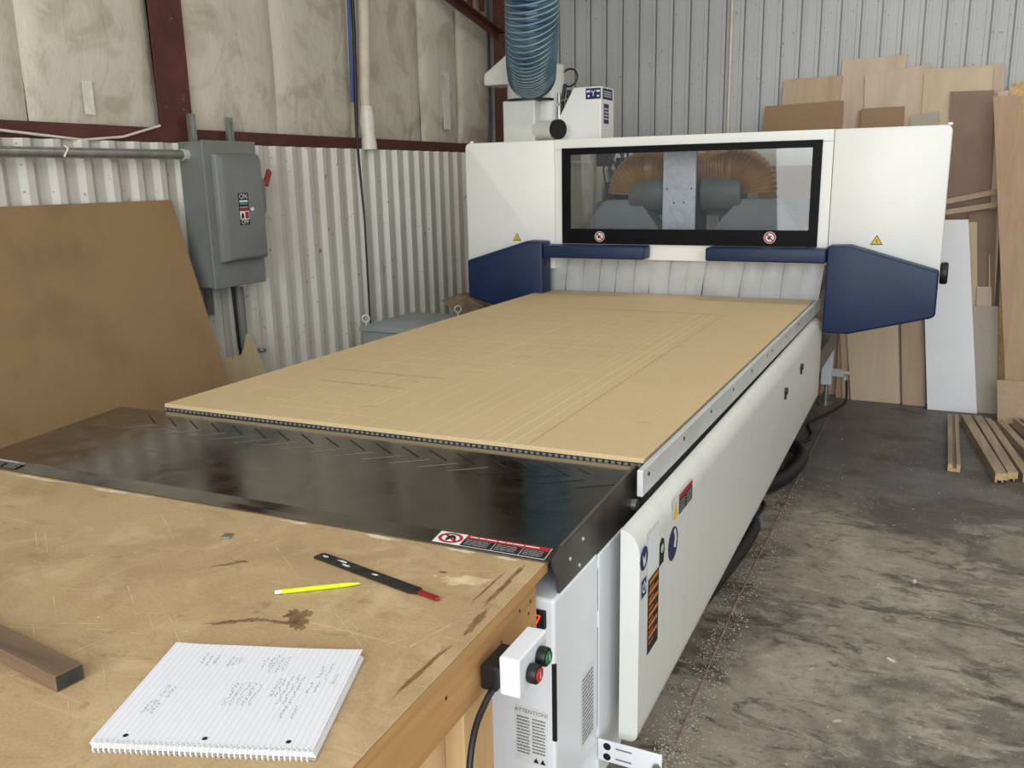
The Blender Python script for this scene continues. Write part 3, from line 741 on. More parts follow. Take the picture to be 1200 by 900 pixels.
# rear outfeed leg, foot and air regulator
m = MB().box((-.105, 4.46, -.80), (-.035, 4.54, -.30)).bevel(.004, 1); rl = part(m, 'rear_leg', 'cool_white')
m = MB().cyl((-.07, 4.5, -.89), (-.07, 4.5, -.80), .014, 12).cyl((-.07, 4.5, FLOOR), (-.07, 4.5, FLOOR+.012), .05, 20).cyl((-.07, 4.5, FLOOR), (-.07, 4.5, -.86), .02, 12); m.build('levelling_foot', M['zinc'], rl)
m = MB().box((-.035, 4.46, -.735), (.045, 4.50, -.685)).cyl((.045, 4.48, -.71), (.085, 4.48, -.71), .014, 12).cyl((.05, 4.48, -.76), (.05, 4.48, -.73), .012, 12); m.build('air_regulator', M['alu'], rl)
m = MB().box((-.20, 2.93, -.55), (-.03, 4.5, -.42)).bevel(.004, 1); part(m, 'rear_frame_beam', 'grey_frame')
m = MB()
for k in range(30): m.box((-.14, 3.3+.03*k, -.40), (-.10, 3.318+.03*k, -.12))
part(m, 'bellows', 'filter_brown')
# brown ribbed cable carrier on the far side of the bed
m = MB()
for k in range(16):
    u = k/15; a_ = Vector((-2.52, 3.35, -.160)).lerp(Vector((-2.38, 3.40, -.105)), u); b_ = Vector((-2.36, 3.35, -.255)).lerp(Vector((-2.20, 3.40, -.195)), u)
    m.prism([a_, b_, b_+Vector((0, .12, -.02)), a_+Vector((0, .12, -.02))], (.0045, .0, .0018))
m.prism([(-2.515, 3.352, -.168), (-2.355, 3.352, -.263), (-2.195, 3.402, -.203), (-2.375, 3.402, -.113)], (0, .10, -.02))
m.box((-2.42, 3.36, FLOOR), (-2.25, 3.46, -.24))
tag(m.build('ribbed_packing', M['filter_brown']), 'brown ribbed piece of packing behind the grey cabinet, beside the left navy pad', 'packing')

# ------------------------------------------------------------------ spoilboard
m = MB().prism([(-1.551, .004, -.012), (-.015, .042, -.012), (0, 2.952, -.012), (-1.55, 2.952, -.012)], (0, 0, .012)).bevel(.001, 1)
sb = m.build('spoilboard', M['spoil']); tag(sb, 'big tan sheet of scored fibreboard lying on the machine bed', 'board')
rnd = random.Random(8)
m = MB(); md = MB()
def score(m, x0, y0, x1, y1, w):
    a = Vector((x0, y0, .0004)); b = Vector((x1, y1, .0004)); d = (b-a).normalized(); n = Vector((-d.y, d.x, 0))*w/2
    m.quad(a-n, b-n, b+n, a+n)
for x, y0, y1 in ((-.322,.05,2.36),(-.365,.02,2.31),(-.405,.02,2.2),(-.45,.06,2.28),(-.475,.03,1.9),(-.571,.02,2.19),(-.66,.02,.9),(-.676,.5,2.16),(-.615,.03,.6),(-.771,.3,2.0),(-.822,.03,1.0),(-.80,.9,2.2),(-.924,.04,1.9),(-.95,.04,2.1),(-1.055,.5,1.9),(-1.10,.1,1.2),(-1.123,.1,2.1),(-1.21,.15,2.0),(-1.25,.15,2.2),(-1.33,.3,1.8),(-1.41,.2,2.1),(-.99,1.0,2.3),(-.52,.9,2.3),(-.70,1.2,2.3)):
    w = rnd.uniform(.0018, .0036)
    score(m if rnd.random() < .92 else md, x, y0, x+rnd.uniform(-.012, .012), y1, w)
for y, x0, x1 in ((2.36,-1.1,-.32),(2.31,-1.2,-.36),(2.2,-1.3,-.42),(2.08,-1.25,-.5),(1.95,-1.4,-.45),(1.80,-1.35,-.6),(1.60,-1.4,-.4),(1.47,-1.05,-.41),(1.30,-1.42,-.32),(1.22,-1.2,-.45),(1.1,-1.42,-.7),(1.04,-1.3,-.6),(.9,-1.2,-.46),(.78,-1.42,-.77),(.62,-1.4,-.9),(.45,-1.3,-.95),(.3,-1.45,-1.05),(.18,-1.3,-1.0),(.12,-1.2,-.8)):
    score(m if rnd.random() < .85 else md, x0, y, x1, y+rnd.uniform(-.008, .008), rnd.uniform(.003, .006))
for k in range(34):
    x = rnd.uniform(-1.4, -.03); y = rnd.uniform(.1, 2.7); l = rnd.uniform(.01, .06); a = rnd.uniform(-.5, .5)
    score(md, x, y, x+l*math.cos(a), y+l*math.sin(a), rnd.uniform(.0015, .003))
o = m.build('scored_lines', M['cutline'], sb); o.location = (0,0,0); o.data.transform(Matrix.Translation(-Vector((0,0,0))))
o = md.build('scuff_marks', M['cutdark'], sb)

# ------------------------------------------------------------------ dust hose
def smooth_path(pts, n=8):
    P = [Vector(p) for p in pts]; out = []
    for i in range(len(P)-1):
        p0, p1, p2, p3 = P[max(i-1,0)], P[i], P[i+1], P[min(i+2, len(P)-1)]
        for k in range(n):
            t_ = k/n
            out.append(.5*((2*p1)+(p2-p0)*t_+(2*p0-5*p1+4*p2-p3)*t_*t_+(3*p1-p0-3*p2+p3)*t_**3))
    return out+[P[-1]]
path = smooth_path([(-1.45, 2.70, 3.25), (-1.50, 2.74, 2.3), (-1.545, 2.81, 1.80), (-1.585, 2.89, 1.58), (-1.65, 3.02, 1.43), (-1.745, 3.22, 1.335), (-1.84, 3.43, 1.295)], 6)
m = ribbed_hose(path, .150, .032, None, None, None, '', '', .035)
hz = thing('dust_hose', (-1.86, 3.4, 1.2), 'fat blue ribbed extraction hose rising from the machine roof', 'hose')
m.build('hose_tube', M['bluehose'], hz, smooth=True)
m = MB(); P = [Vector(p) for p in path]
s_acc = 0; L = [0]
for a, b in zip(P, P[1:]): L.append(L[-1]+(b-a).length)
n = int(L[-1]/.032)
for i in range(n):
    s_ = .032*i; k = next((q for q in range(len(P)-1) if L[q+1] >= s_), len(P)-2); u = (s_-L[k])/(L[k+1]-L[k]); c = P[k].lerp(P[k+1], u)
    d = (P[min(k+2, len(P)-1)]-P[max(k-1, 0)]).normalized(); e = d.cross(Vector((1,0,0))).normalized()
    m.tube([c+(Vector((1,0,0))*math.cos(a*PI/16)+e*math.sin(a*PI/16))*.155 for a in range(33)], .0045, 6, False)
m.build('wire_spiral', M['hosering'], hz, smooth=True)

# ------------------------------------------------------------------ WORKBENCH
TH = math.radians(1.55)
BZ = -.05
wbq = thing('workbench', (-.9, -1.2, FLOOR), 'worn wooden workbench with scratched tan top in front of the steel tray', 'workbench')
Rm = Matrix.Translation((-.040, -.492, 0)) @ Matrix.Rotation(TH, 4, 'Z')   # local: x left negative, y towards camera negative
def wbx(a, b, name, mat, bev=.003, parent=None):
    return MB().box(a, b, Rm).bevel(bev, 1).build(name, M[mat], parent or wbq)
BP = [(-.043, -.474), (-1.80, -.531), (-1.75, -1.80), (-.008, -1.765)]
top = MB().prism([(x, y, BZ-.004) for x, y in BP], (0, 0, .004)).bevel(.0012, 1).build('bench_top', M['bench'], wbq)
MB().prism([(x, y, BZ-.024) for x, y in BP], (0, 0, .0198)).build('plywood_core', M['ply_edge'], wbq)
wbx((-.048, -1.28, BZ-.125), (-.010, -.02, BZ-.0245), 'apron_board', 'pine')
wbx((-1.74, -.058, BZ-.125), (-.049, -.02, BZ-.0245), 'apron_board', 'pine')
wbx((-1.74, -1.28, BZ-.125), (-.049, -1.242, BZ-.0245), 'apron_board', 'pine')
wbx((-1.74, -1.24, BZ-.125), (-1.70, -.06, BZ-.0245), 'apron_board', 'pine')
for (x, y) in ((-.14, -.30), (-.14, -1.24), (-1.69, -.20), (-1.69, -1.24)):
    wbx((x, y, FLOOR), (x+.09, y+.09, BZ-.0250), 'leg', 'pine_post')
wbx((-.049, -.325, FLOOR), (-.0115, -.215, BZ-.1255), 'leg', 'pine_post')
# worn spots, stains and splintered edge on the bench top
def blob(m, x, y, rx, ry, rot, seed, z, n=26, jag=.25):
    r = random.Random(seed); c, s_ = math.cos(rot), math.sin(rot); pts = []
    for i in range(n):
        a = 2*PI*i/n; k = 1+r.uniform(-jag, jag); px, py = rx*k*math.cos(a), ry*k*math.sin(a)
        pts.append((x+px*c-py*s_, y+px*s_+py*c, z))
    return m.quad(*pts)
m = MB()
blob(m, -.145, -.615, .045, .020, .3, 1, BZ+.0003)
o = m.build('worn_patch', M['wear'], top)
m = MB()
for (x, y, rx, ry, rot, sd) in ((-.072, -.60, .0045, .085, .02, 2), (-.055, -.74, .007, .04, .06, 3), (-.060, -.90, .004, .07, -.03, 4), (-.095, -.62, .002, .06, .0, 6)):
    m = MB(); blob(m, x, y, rx, ry, rot, sd, BZ+.0003, 40, .35); m.build('worn_groove', M['wear_dark'], top)
m = MB()
m.bm.free()
for (x, y, rx, ry, rot, sd) in ((-.345, -.845, .022, .018, .3, 5), (-.325, -.865, .014, .022, .8, 6), (-.43, -.905, .040, .006, .6, 7), (-.40, -.885, .018, .006, .4, 8), (-.60, -.735, .028, .004, .8, 9), (-.585, -.715, .012, .004, .3, 10), (-.36, -.875, .030, .004, .2, 13), (-.20, -.60, .008, .004, .1, 14)):
    m = MB(); blob(m, x, y, rx, ry, rot, sd, BZ+.0003+sd*.00002, 26, .45); m.build('dark_stain', M['stain'], top)
m = MB()
rr = random.Random(21)
for k in range(90):
    x = rr.uniform(-1.3, -.06); y = rr.uniform(-1.2, -.56); l = rr.uniform(.03, .20); a = rr.choice((.35, .4, .5, -.6, 1.1, 1.3)); w = rr.uniform(.0006, .0014)
    p = Vector((x, y, BZ+.00035)); d = Vector((math.cos(a), math.sin(a), 0)); n_ = Vector((-d.y, d.x, 0))*w
    q = p+d*l
    if max(p.y, q.y) > -.52 or max(p.x, q.x) > -.05: continue
    m.quad(p-n_, q-n_*.4, q+n_*.4, p+n_)
for k in range(60):
    x = rr.uniform(-1.2, -.06); y = rr.uniform(-1.2, -.55); blob(m, x, y, rr.uniform(.001, .0035), rr.uniform(.001, .003), 0, k, BZ+.00035, 7)
tag(m.build('scratches', M['wear'], top), None, None, None, 'stuff')
for (x, y, rx, sd) in ((-1.42, -.540, .12, 1), (-1.15, -.532, .08, 2), (-.62, -.514, .04, 3), (-.40, -.509, .05, 4), (-.22, -.503, .03, 5), (-.12, -.499, .02, 6)):
    m = MB(); blob(m, x, y, rx, .006, .03, sd, BZ+.0004, 22, .5); m.build('paint_drip', M['drip'], top)
m = MB()
for (y, z) in ((-.10, -.10), (-.06, -.125), (-.05, -.105), (-.18, -.12), (-.38, -.11), (-.55, -.14), (-.75, -.12)):
    c = Rm @ Vector((-.0098, y, z)); m.disc(c+Vector((.0004,0,0)), (1,.04,0), .0035, 10)
m.build('nail_holes', M['ink'], wbq)
# push-button box on the apron
bxr = thing('push_button_box', (.0, -.71, -.155), 'small white push button box with green and red buttons on the bench apron', 'control box')
m = MB().box((-.002, -.766, -.156), (.034, -.655, -.088)).bevel(.003, 2); bb = m.build('enclosure', M['cool_white'], bxr)
m = MB().box((-.0335, -.775, -.150), (-.0022, -.695, -.105)).bevel(.004, 1); m.build('mounting_block', M['black'], bxr)
for (y, z, mt, nm) in ((-.690, -.117, 'green_btn', 'green_button'), (-.728, -.128, 'red_btn', 'red_button')):
    m = MB().cyl((.034, y, z), (.052, y, z), .0165, 24).bevel(.003, 2); o = m.build('button_collar', M['black'], bxr, smooth=True)
    m = MB().cyl((.052, y, z), (.0545, y, z), .0115, 20); b_ = m.build(nm, M[mt], o)
    m = MB().box((.0546, y-.001, z-.006), (.0549, y+.001, z+.006)); m.build('button_mark', M['label_white'], o)
m = MB().tube(smooth_path([(-.012, -.765, -.146), (-.010, -.80, -.152), (-.004, -.85, -.172), (.004, -.885, -.225), (.010, -.89, -.32), (.008, -.86, -.50), (.0, -.80, -.80), (.0, -.75, -.93)]), .0055, 10); m.build('cord', M['rubber'], bxr, smooth=True)

# things on the bench
def rotbox(name, mat, c, ang, l, w, z0, z1, bev=.001, parent=None):
    Mx = Matrix.Translation((c[0], c[1], 0)) @ Matrix.Rotation(ang, 4, 'Z')
    return MB().box((-l/2, -w/2, z0), (l/2, w/2, z1), Mx).bevel(bev, 1).build(name, M[mat], parent)
# notebook
NA = math.radians(20.5); NC = Vector((-.258, -1.080, BZ+.0006))
nb = thing('spiral_notebook', NC, 'open white spiral notebook with pencilled notes lying on the workbench', 'notebook')
NM = Matrix.Translation(NC) @ Matrix.Rotation(NA, 4, 'Z')
t = NT('ruled_paper')
sxy = t.n('SeparateXYZ'); mp = t.n('Mapping'); mp.vector_type = 'POINT'; mp.inputs['Rotation'].default_value = (0, 0, -NA)
t.L(t.co, mp.inputs['Vector']); t.L(mp.outputs[0], sxy.inputs[0])
fr = t.math('FRACT', t.math('MULTIPLY', t.math('ADD', sxy.outputs[0], 1.0), 1/.0088))
ln = t.math('LESS_THAN', fr, .13)
mg = t.math('LESS_THAN', t.math('ABSOLUTE', t.math('SUBTRACT', sxy.outputs[0], .115)), .0007)
c = t.mix(t.math('MULTIPLY', ln, .4), (236,237,241), (170,182,212))
M['ruled'] = t.done(c, .7)
W2, H2 = .149, .121
def sheet_mesh(z, sh, curl, nx=14, ny=14):
    m = MB(); vs = []
    for k in (0, 1):
        for i in range(nx+1):
            for j in range(ny+1):
                u, v = i/nx, j/ny
                zz = z + curl*(.5*(1-math.cos(PI*u))*.2 + .25*math.sin(2*PI*u)*v + max(0, .25-u)**2*14*v) - k*.0006
                vs.append(NM @ Vector((-W2+2*W2*u+sh, -H2+.006+2*H2*v, zz)))
    S = (nx+1)*(ny+1); ix = lambda i, j, k: k*S+i*(ny+1)+j
    fs_ = []
    for i in range(nx):
        for j in range(ny):
            fs_ += [(ix(i,j,0), ix(i+1,j,0), ix(i+1,j+1,0), ix(i,j+1,0)), (ix(i,j,1), ix(i,j+1,1), ix(i+1,j+1,1), ix(i+1,j,1))]
    for i in range(nx): fs_ += [(ix(i,0,0), ix(i,0,1), ix(i+1,0,1), ix(i+1,0,0)), (ix(i,ny,0), ix(i+1,ny,0), ix(i+1,ny,1), ix(i,ny,1))]
    for j in range(ny): fs_ += [(ix(0,j,0), ix(0,j+1,0), ix(0,j+1,1), ix(0,j,1)), (ix(nx,j,0), ix(nx,j,1), ix(nx,j+1,1), ix(nx,j+1,0))]
    return m.face_set(vs, fs_)
MB().box((-W2+.004, -H2, .0), (W2+.004, H2, .0015), NM).bevel(.0004, 1).build('back_cover', M['mdf_grey'], nb)
m = MB()
for k in range(5): m.box((-W2+.003-.001*k, -H2+.004, .0018+.0016*k), (W2+.003-.001*k, H2-.001*k, .0030+.0016*k), NM)
m.build('page_block', M['paper'], nb)
sheet_mesh(.0118, 0, .004).build('top_page', M['ruled'], nb, smooth=True)
m = MB()
for k in range(40):
    x = -W2+.007+k*(2*W2-.014)/39; c = Vector((x, -H2+.002, .0062))
    m.tube([NM @ (c + Vector((.0015*math.sin(a*.5), .0075*math.cos(a), .0075*math.sin(a)))) for a in [2*PI*i/12 for i in range(13)]], .0011, 6)
m.build('spiral_binding', M['label_white'], nb, smooth=True)
def page_z(u, v): 
    return .0118 + .004*(.5*(1-math.cos(PI*u))*.2 + .25*math.sin(2*PI*u)*v + max(0, .25-u)**2*14*v) + .0005
m = MB()
for x in (-.108, .0, .112):
    m.quad(*[NM @ Vector((x+.0036*math.cos(a), -H2+.018+.0036*math.sin(a), page_z((x+W2)/(2*W2), .05))) for a in [2*PI*i/14 for i in range(14)]])
m.build('punched_holes', M['ink'], nb)
# pencilled notes: little scribbled strokes in rows that follow the rules
rr = random.Random(5); m = MB()
def scribble(cx, cy, w, h, rows):
    for i in range(rows):
        x = cx + (i-(rows-1)/2)*h/rows
        y = cy - w/2 + rr.uniform(0, .006); e = cy + w/2 - rr.uniform(0, .010)
        while y < e:
            l = rr.uniform(.003, .007)
            pts = [Vector((x+rr.uniform(-.0026, .0026), y+l*q/3, 0)) for q in range(4)]
            for a, b in zip(pts, pts[1:]):
                d = (b-a).normalized(); n_ = Vector((-d.y, d.x, 0))*.00028
                qs = [a-n_, b-n_, b+n_, a+n_]
                m.quad(*[NM @ Vector((p.x, p.y, page_z((p.x+W2)/(2*W2), (p.y+H2)/(2*H2)))) for p in qs])
            y += l+rr.uniform(.0005, .003)
for args in ((-.075, .085, .035, .030, 3), (-.035, .082, .030, .022, 3), (.015, .085, .04, .018, 2), (.035, .078, .045, .026, 3), (.01, .0, .06, .045, 5), (.055, .02, .05, .014, 2), (.075, .015, .075, .026, 3), (.11, .06, .04, .022, 2), (.105, .02, .03, .02, 2), (.09, -.04, .03, .03, 2), (-.10, -.0, .035, .02, 2), (-.105, -.04, .03, .02, 3), (.13, .04, .03, .01, 1)):
    scribble(*args)
tag(m.build('pencil_notes', M['label_grey'], nb), None, None, None, 'stuff')
# pencil
a = Vector((-.430, -.799, BZ+.0045)); b = Vector((-.309, -.706, BZ+.0045)); d = (b-a).normalized(); 
pc = thing('mechanical_pencil', (a+b)/2-Vector((0,0,.0045)), 'neon yellow pencil lying on the workbench beside the dark steel file', 'pencil')
m = MB().tube([a+d*.012, a+d*.108, a+d*.110, a+d*.112], [.0042, .0042, .0034, .0042], 10); m.build('barrel', M['neon'], pc, smooth=True)
m = MB().tube([a+d*.1125, a+d*.128, a+d*.148, a+d*.150], [.0043, .0039, .0016, .0008], 10); m.build('tip', M['neon'], pc, smooth=True)
m = MB().tube([a, a+d*.0115], .0036, 10); m.build('eraser', M['paper'], pc, smooth=True)
# file with red tang
a = Vector((-.460, -.636, 0)); b = Vector((-.196, -.692, 0)); ang = math.atan2(b.y-a.y, b.x-a.x); l = (b-a).length; FM = Matrix.Translation(a) @ Matrix.Rotation(ang, 4, 'Z')
fl = thing('steel_file', ((a+b)/2).to_tuple()[:2]+(BZ,), 'dark flat steel file with a red tang, on the bench beyond the pencil', 'hand tool')
m = MB().prism([FM @ Vector(p) for p in ((0,-.013,BZ+.0006),(.03,-.0125,BZ+.0006),(l-.015,-.0125,BZ+.0006),(l,-.006,BZ+.0006),(l,.006,BZ+.0006),(l-.004,.0125,BZ+.0006),(.012,.0125,BZ+.0006),(0,.008,BZ+.0006))], (0,0,.0045)).bevel(.0008, 1)
m.build('blade', plain('dark_file_steel', (58,54,50), .4, .5, .35, 60), fl)
m = MB().prism([FM @ Vector(p) for p in ((l+.0004,-.0055,BZ+.0006),(l+.043,-.005,BZ+.0006),(l+.05,0,BZ+.0006),(l+.043,.005,BZ+.0006),(l+.0004,.0055,BZ+.0006))], (0,0,.006)).bevel(.0015, 2)
m.build('red_tang', plain('dark_red_dip', (130,26,28), .35, 0, .1), fl)
m = MB(); rr = random.Random(2)
for (x, y, rx) in ((.065, .004, .012), (.085, -.004, .010), (.02, .0, .006), (.16, .0, .008)):
    c = FM @ Vector((x, y, BZ+.0053)); blob(m, c.x, c.y, rx, .003, ang, int(x*1000), BZ+.0053, 14, .5)
m.build('paint_flecks', M['label_white'], fl)
# offcuts
SM = Matrix.Translation((-.512, -1.150, 0)) @ Matrix.Rotation(math.radians(-7), 4, 'Z')
m = MB().box((-.62, -.022, BZ+.0004), (0, .022, BZ+.026), SM).bevel(.0012, 1); o = m.build('wood_offcut', M['walnut'])
tag(o, 'dark brown wooden stick on the workbench left of the notebook', 'wood stick')
MB().box((.0001, -.020, BZ+.002), (.0006, .020, BZ+.0245), SM).build('end_grain', plain('dark_end_grain', (62,60,54), .8, 0, .2, 60), o)
o = rotbox('metal_square', 'zinc', (-.698, -.633), .35, .020, .022, BZ+.0003, BZ+.004, .0006)
tag(o, 'tiny grey metal square on the bench near the tray edge', 'metal scrap')

# ------------------------------------------------------------------ LEFT WALL THINGS
# leaning MDF sheet (base on the floor, top edge against the liner ribs)
def lean_sheet(name, mat, base_x, top_x, z1, y0, y1, th, label, cat):
    d = Vector((top_x-base_x, 0, z1-FLOOR)); n = Vector((-d.z, 0, d.x)).normalized()*-th
    m = MB().prism([(base_x, y0, FLOOR), (base_x, y1, FLOOR), (top_x, y1-.02, z1), (top_x, y0, z1)], -n).bevel(.001, 1)
    return tag(m.build(name, M[mat]), label, cat)
lean_sheet('mdf_sheet', 'wallsheet', -2.42, -2.842, .585, -.95, 1.345, -.016, 'large dull brown fibreboard sheet leaning on the left wall under the conduit', 'board')
# broken plywood offcut standing at the wall
pts = [(1.30, FLOOR), (1.92, FLOOR), (1.735, -.17), (1.70, -.135), (1.665, -.20), (1.635, -.235), (1.60, -.245), (1.585, -.225), (1.56, -.25), (1.54, -.225), (1.52, -.24), (1.48, -.225), (1.30, -.22)]
k_ = .14
m = MB().prism([(-2.665-(z-FLOOR)*k_, y, z) for y, z in pts], (.012, 0, .002))
tag(m.build('plywood_offcut', M['splinter']), 'broken pale plywood piece with jagged top edge below the grey switch box', 'board')
# disconnect switch box
eb = thing('disconnect_switch', (-2.78, 1.6, .14), 'grey electrical disconnect box with ON and OFF label on the left wall', 'switch box')
m = MB().box((-2.853, 1.425, .146), (-2.700, 1.782, .866)).bevel(.004, 2); m.build('enclosure', M['grey_enamel'], eb)
m = MB().box((-2.699, 1.415, .143), (-2.684, 1.790, .870)).bevel(.004, 2); dr = m.build('door', M['grey_enamel'], eb)
# bulged door pan
m = MB(); n = 10; ring0 = []
prof = [(0, 0), (.006, .026), (.03, .042), (.06, .046)]
vs = []; fs_ = []
y0, y1, z0, z1 = 1.462, 1.775, .272, .808
for (ins, d) in prof:
    vs += [(-2.684+d, y0+ins*1.2, z0+ins*.35), (-2.684+d, y1-ins*.12, z0+ins*.35), (-2.684+d, y1-ins*.12, z1-ins*.9), (-2.684+d, y0+ins*1.2, z1-ins*.9)]
for i in range(3):
    for k in range(4): fs_.append((i*4+k, i*4+(k+1) % 4, i*4+4+(k+1) % 4, i*4+4+k))
fs_.append((12, 13, 14, 15)); fs_.append((3, 2, 1, 0))
m.face_set(vs, fs_).bevel(.008, 3, 12); m.build('door_bulge', M['grey_enamel'], dr, smooth=True)
ep = Plane2((-2.638, 1.616, .533), (0,1,0), (0,0,1))
o = lab('switch_label', 'ink', lambda m: ep.rect(m, -.036, -.080, .036, .080), eb, 'black label reading ON and OFF')
lab('label_print', 'label_white', lambda m: (ep.text(m, 'ON', 0, .062, .036), ep.text(m, 'OFF', 0, -.066, .031), ep.rect(m, -.030, .034, .030, .044, 2), ep.rect(m, -.033, -.052, .033, -.010, 2), ep.rect(m, -.030, .008, .030, .011, 2)), o)
lab('label_band', 'cyan', lambda m: (ep.rect(m, -.030, .022, .030, .030, 2)), o)
lab('label_band', 'red', lambda m: (ep.rect(m, -.030, -.006, .030, .004, 2), ep.rect(m, .004, -.048, .030, -.014, 3)), o)
lab('hand_symbol', 'ink', lambda m: (ep.poly(m, [(-.025,-.047),(-.006,-.047),(-.005,-.03),(-.013,-.018),(-.023,-.025)], 3)), o)
lab('rating_tag', 'label_white', lambda m: ep.rect(m, .048, -.010, .074, .006), eb)
m = MB().prism([(-2.71, 1.792, .665), (-2.71, 1.822, .69), (-2.71, 1.842, .66), (-2.71, 1.836, .52), (-2.71, 1.818, .485), (-2.71, 1.792, .51)], (.03, 0, 0)).bevel(.006, 2)
hd = m.build('handle', M['grey_enamel'], eb)
MB().prism([(-2.70, 1.838, .655), (-2.70, 1.880, .735), (-2.70, 1.906, .715), (-2.70, 1.868, .640)], (.016, .0, .0)).bevel(.003, 1).build('handle_tip', plain('red_handle_grip', (160,44,42), .4), hd)
MB().cyl((-2.70, 1.81, .478), (-2.68, 1.81, .478), .014, 12).build('hasp', M['zinc'], hd)
MB().box((-2.74, 1.62, .135), (-2.70, 1.66, .143)).build('bottom_label', M['label_white'], eb)
# slotted struts behind the box
for (y, z0, z1, lb) in ((1.522, -.01, 1.005, 'slotted steel strut behind the switch box, next to the red column'), (1.785, .60, 1.0, 'short slotted steel strut standing up behind the switch box, away from the column')):
    m = MB(); m.box((-2.853, y-.024, z0), (-2.835, y-.020, z1) if False else (-2.8535, y-.020, z1)) if False else None
    m = MB(); x0 = -2.8545 - .03
    x0, x1 = -2.8835+.029, -2.8545
    # channel lies between the rib crests and the box
    m.box((-2.8550, y-.021, z0), (-2.8535, y+.021, z1)); m.box((-2.8535+.0, y-.021, .868), (-2.838, y-.018, z1)) ; m.box((-2.8535, y+.018, .868), (-2.838, y+.021, z1)); m.box((-2.838, y-.021, .868), (-2.836, y-.011, z1)); m.box((-2.838, y+.011, .868), (-2.836, y+.021, z1))
    if z0 < .1:
        m.box((-2.8535, y-.021, z0), (-2.838, y-.018, .14)); m.box((-2.8535, y+.018, z0), (-2.838, y+.021, .14)); m.box((-2.838, y-.021, z0), (-2.836, y-.011, .14)); m.box((-2.838, y+.011, z0), (-2.836, y+.021, .14))
    st = m.build('strut_channel', M['zinc']); tag(st, lb, 'strut', 'struts behind the switch box')
    m = MB()
    for k in range(4):
        z = .885+k*.034
        if z+.02 < z1: m.box((-2.8536, y-.006, z), (-2.8528, y+.006, z+.02))
    m.build('slots', M['ink'], st)
# horizontal conduit into the box
cd = thing('conduit', (-2.80, .3, .80), 'galvanised conduit running level along the left wall into the switch box', 'conduit')
MB().tube([(-2.80, -1.5, .800), (-2.80, 1.395, .803)], .0225, 16).build('pipe', M['zinc'], cd, smooth=True)
MB().tube([(-2.80, 1.392, .803), (-2.80, 1.4245, .803)], .028, 8).build('connector', M['alu'], cd)
MB().tube([(-2.776, .72, .785), (-2.772, .74, .82), (-2.785, .735, .83)], .004, 6).build('tie_wire', M['label_white'], cd)
# lower conduit under the box
cd = thing('conduit', (-2.82, 1.73, FLOOR), 'grey conduit dropping from the bottom of the switch box to the floor', 'conduit')
MB().tube([(-2.815, 1.715, .143), (-2.815, 1.718, -.20), (-2.812, 1.76, -.45), (-2.81, 1.84, -.75), (-2.81, 1.86, FLOOR)], .024, 16).build('pipe', M['grey_enamel'], cd, smooth=True)
MB().tube([(-2.815, 1.668, .143), (-2.815, 1.678, -.20), (-2.812, 1.72, -.45), (-2.81, 1.79, -.75), (-2.81, 1.81, FLOOR)], .008, 10).build('cable', M['black'], cd, smooth=True)
MB().box((-2.835, 1.76, -.262), (-2.785, 1.83, -.238)).cyl((-2.79, 1.83, -.25), (-2.772, 1.83, -.25), .012, 10).build('pipe_clamp', M['zinc'], cd)
# standing pipe, hose and cable at the wall
pp_ = thing('pvc_pipe', (-2.86, 3.09, .87), 'cream pipe running up the insulated wall with a taped foot', 'pipe')
MB().tube([(-2.862, 3.11, 3.25), (-2.862, 3.10, 1.7), (-2.855, 3.05, 1.2), (-2.850, 3.06, .88)], [.038, .038, .036, .036], 16).build('pipe', M['pvc'], pp_, smooth=True)
m = MB(); 
m.tube([(-2.850, 3.052, 1.13), (-2.848, 3.05, 1.05), (-2.85, 3.058, .95), (-2.85, 3.06, .86)], [.040, .050, .046, .054], 14); m.build('tape_wrap', M['tape'], pp_, smooth=True)
o = MB().tube([(-2.865, 2.985, 3.25), (-2.865, 2.985, 1.6), (-2.868, 2.965, 1.1), (-2.868, 2.955, .90), (-2.846, 2.957, .4), (-2.846, 2.955, -.3), (-2.846, 2.955, FLOOR+.02)], [.013, .013, .013, .009, .006, .006, .006], 10).build('power_cable', M['black'], None, smooth=True)
tag(o, 'black cable hanging down the left wall next to the cream pipe', 'cable')
o = MB().tube([(-2.865, 2.945, 3.25), (-2.865, 2.948, 1.8), (-2.872, 2.940, 1.35), (-2.872, 2.935, 1.15)], .010, 10).build('air_hose', M['rope_blue'], None, smooth=True)
tag(o, 'thin blue air hose hanging beside the black cable on the left wall', 'hose')
o = MB().tube([(-2.87, .3, .905), (-2.872, .9, .862), (-2.872, 1.12, .882), (-2.868, 1.34, .94)], .006, 8).build('loose_wire', M['wire'], None, smooth=True)
tag(o, 'pale loose wire sagging along the dark girt left of the red column', 'wire')
# grey cabinet behind the bed
gc = thing('floor_cabinet', (-2.45, 2.85, FLOOR), 'pale grey metal cabinet with eye bolts between the machine bed and the wall', 'cabinet')
m = MB().box((-2.66, 2.60, FLOOR), (-2.28, 3.20, -.262)).bevel(.004, 1); m.build('body', M['grey_cab'], gc)
m = MB().box((-2.672, 2.585, -.2615), (-2.268, 3.212, -.228)).bevel(.004, 1); m.build('lid', M['grey_cab'], gc)
for (x, y) in ((-2.645, 2.625), (-2.285, 3.17)):
    m = MB().cyl((x, y, -.228), (x, y, -.205), .007, 10); m.tube(arc((x, y, -.185), .022, 0, 2*PI, 16, (.8,.6,0), (0,0,1)), .006, 8); m.build('eye_bolt', M['alu'], gc, smooth=True)

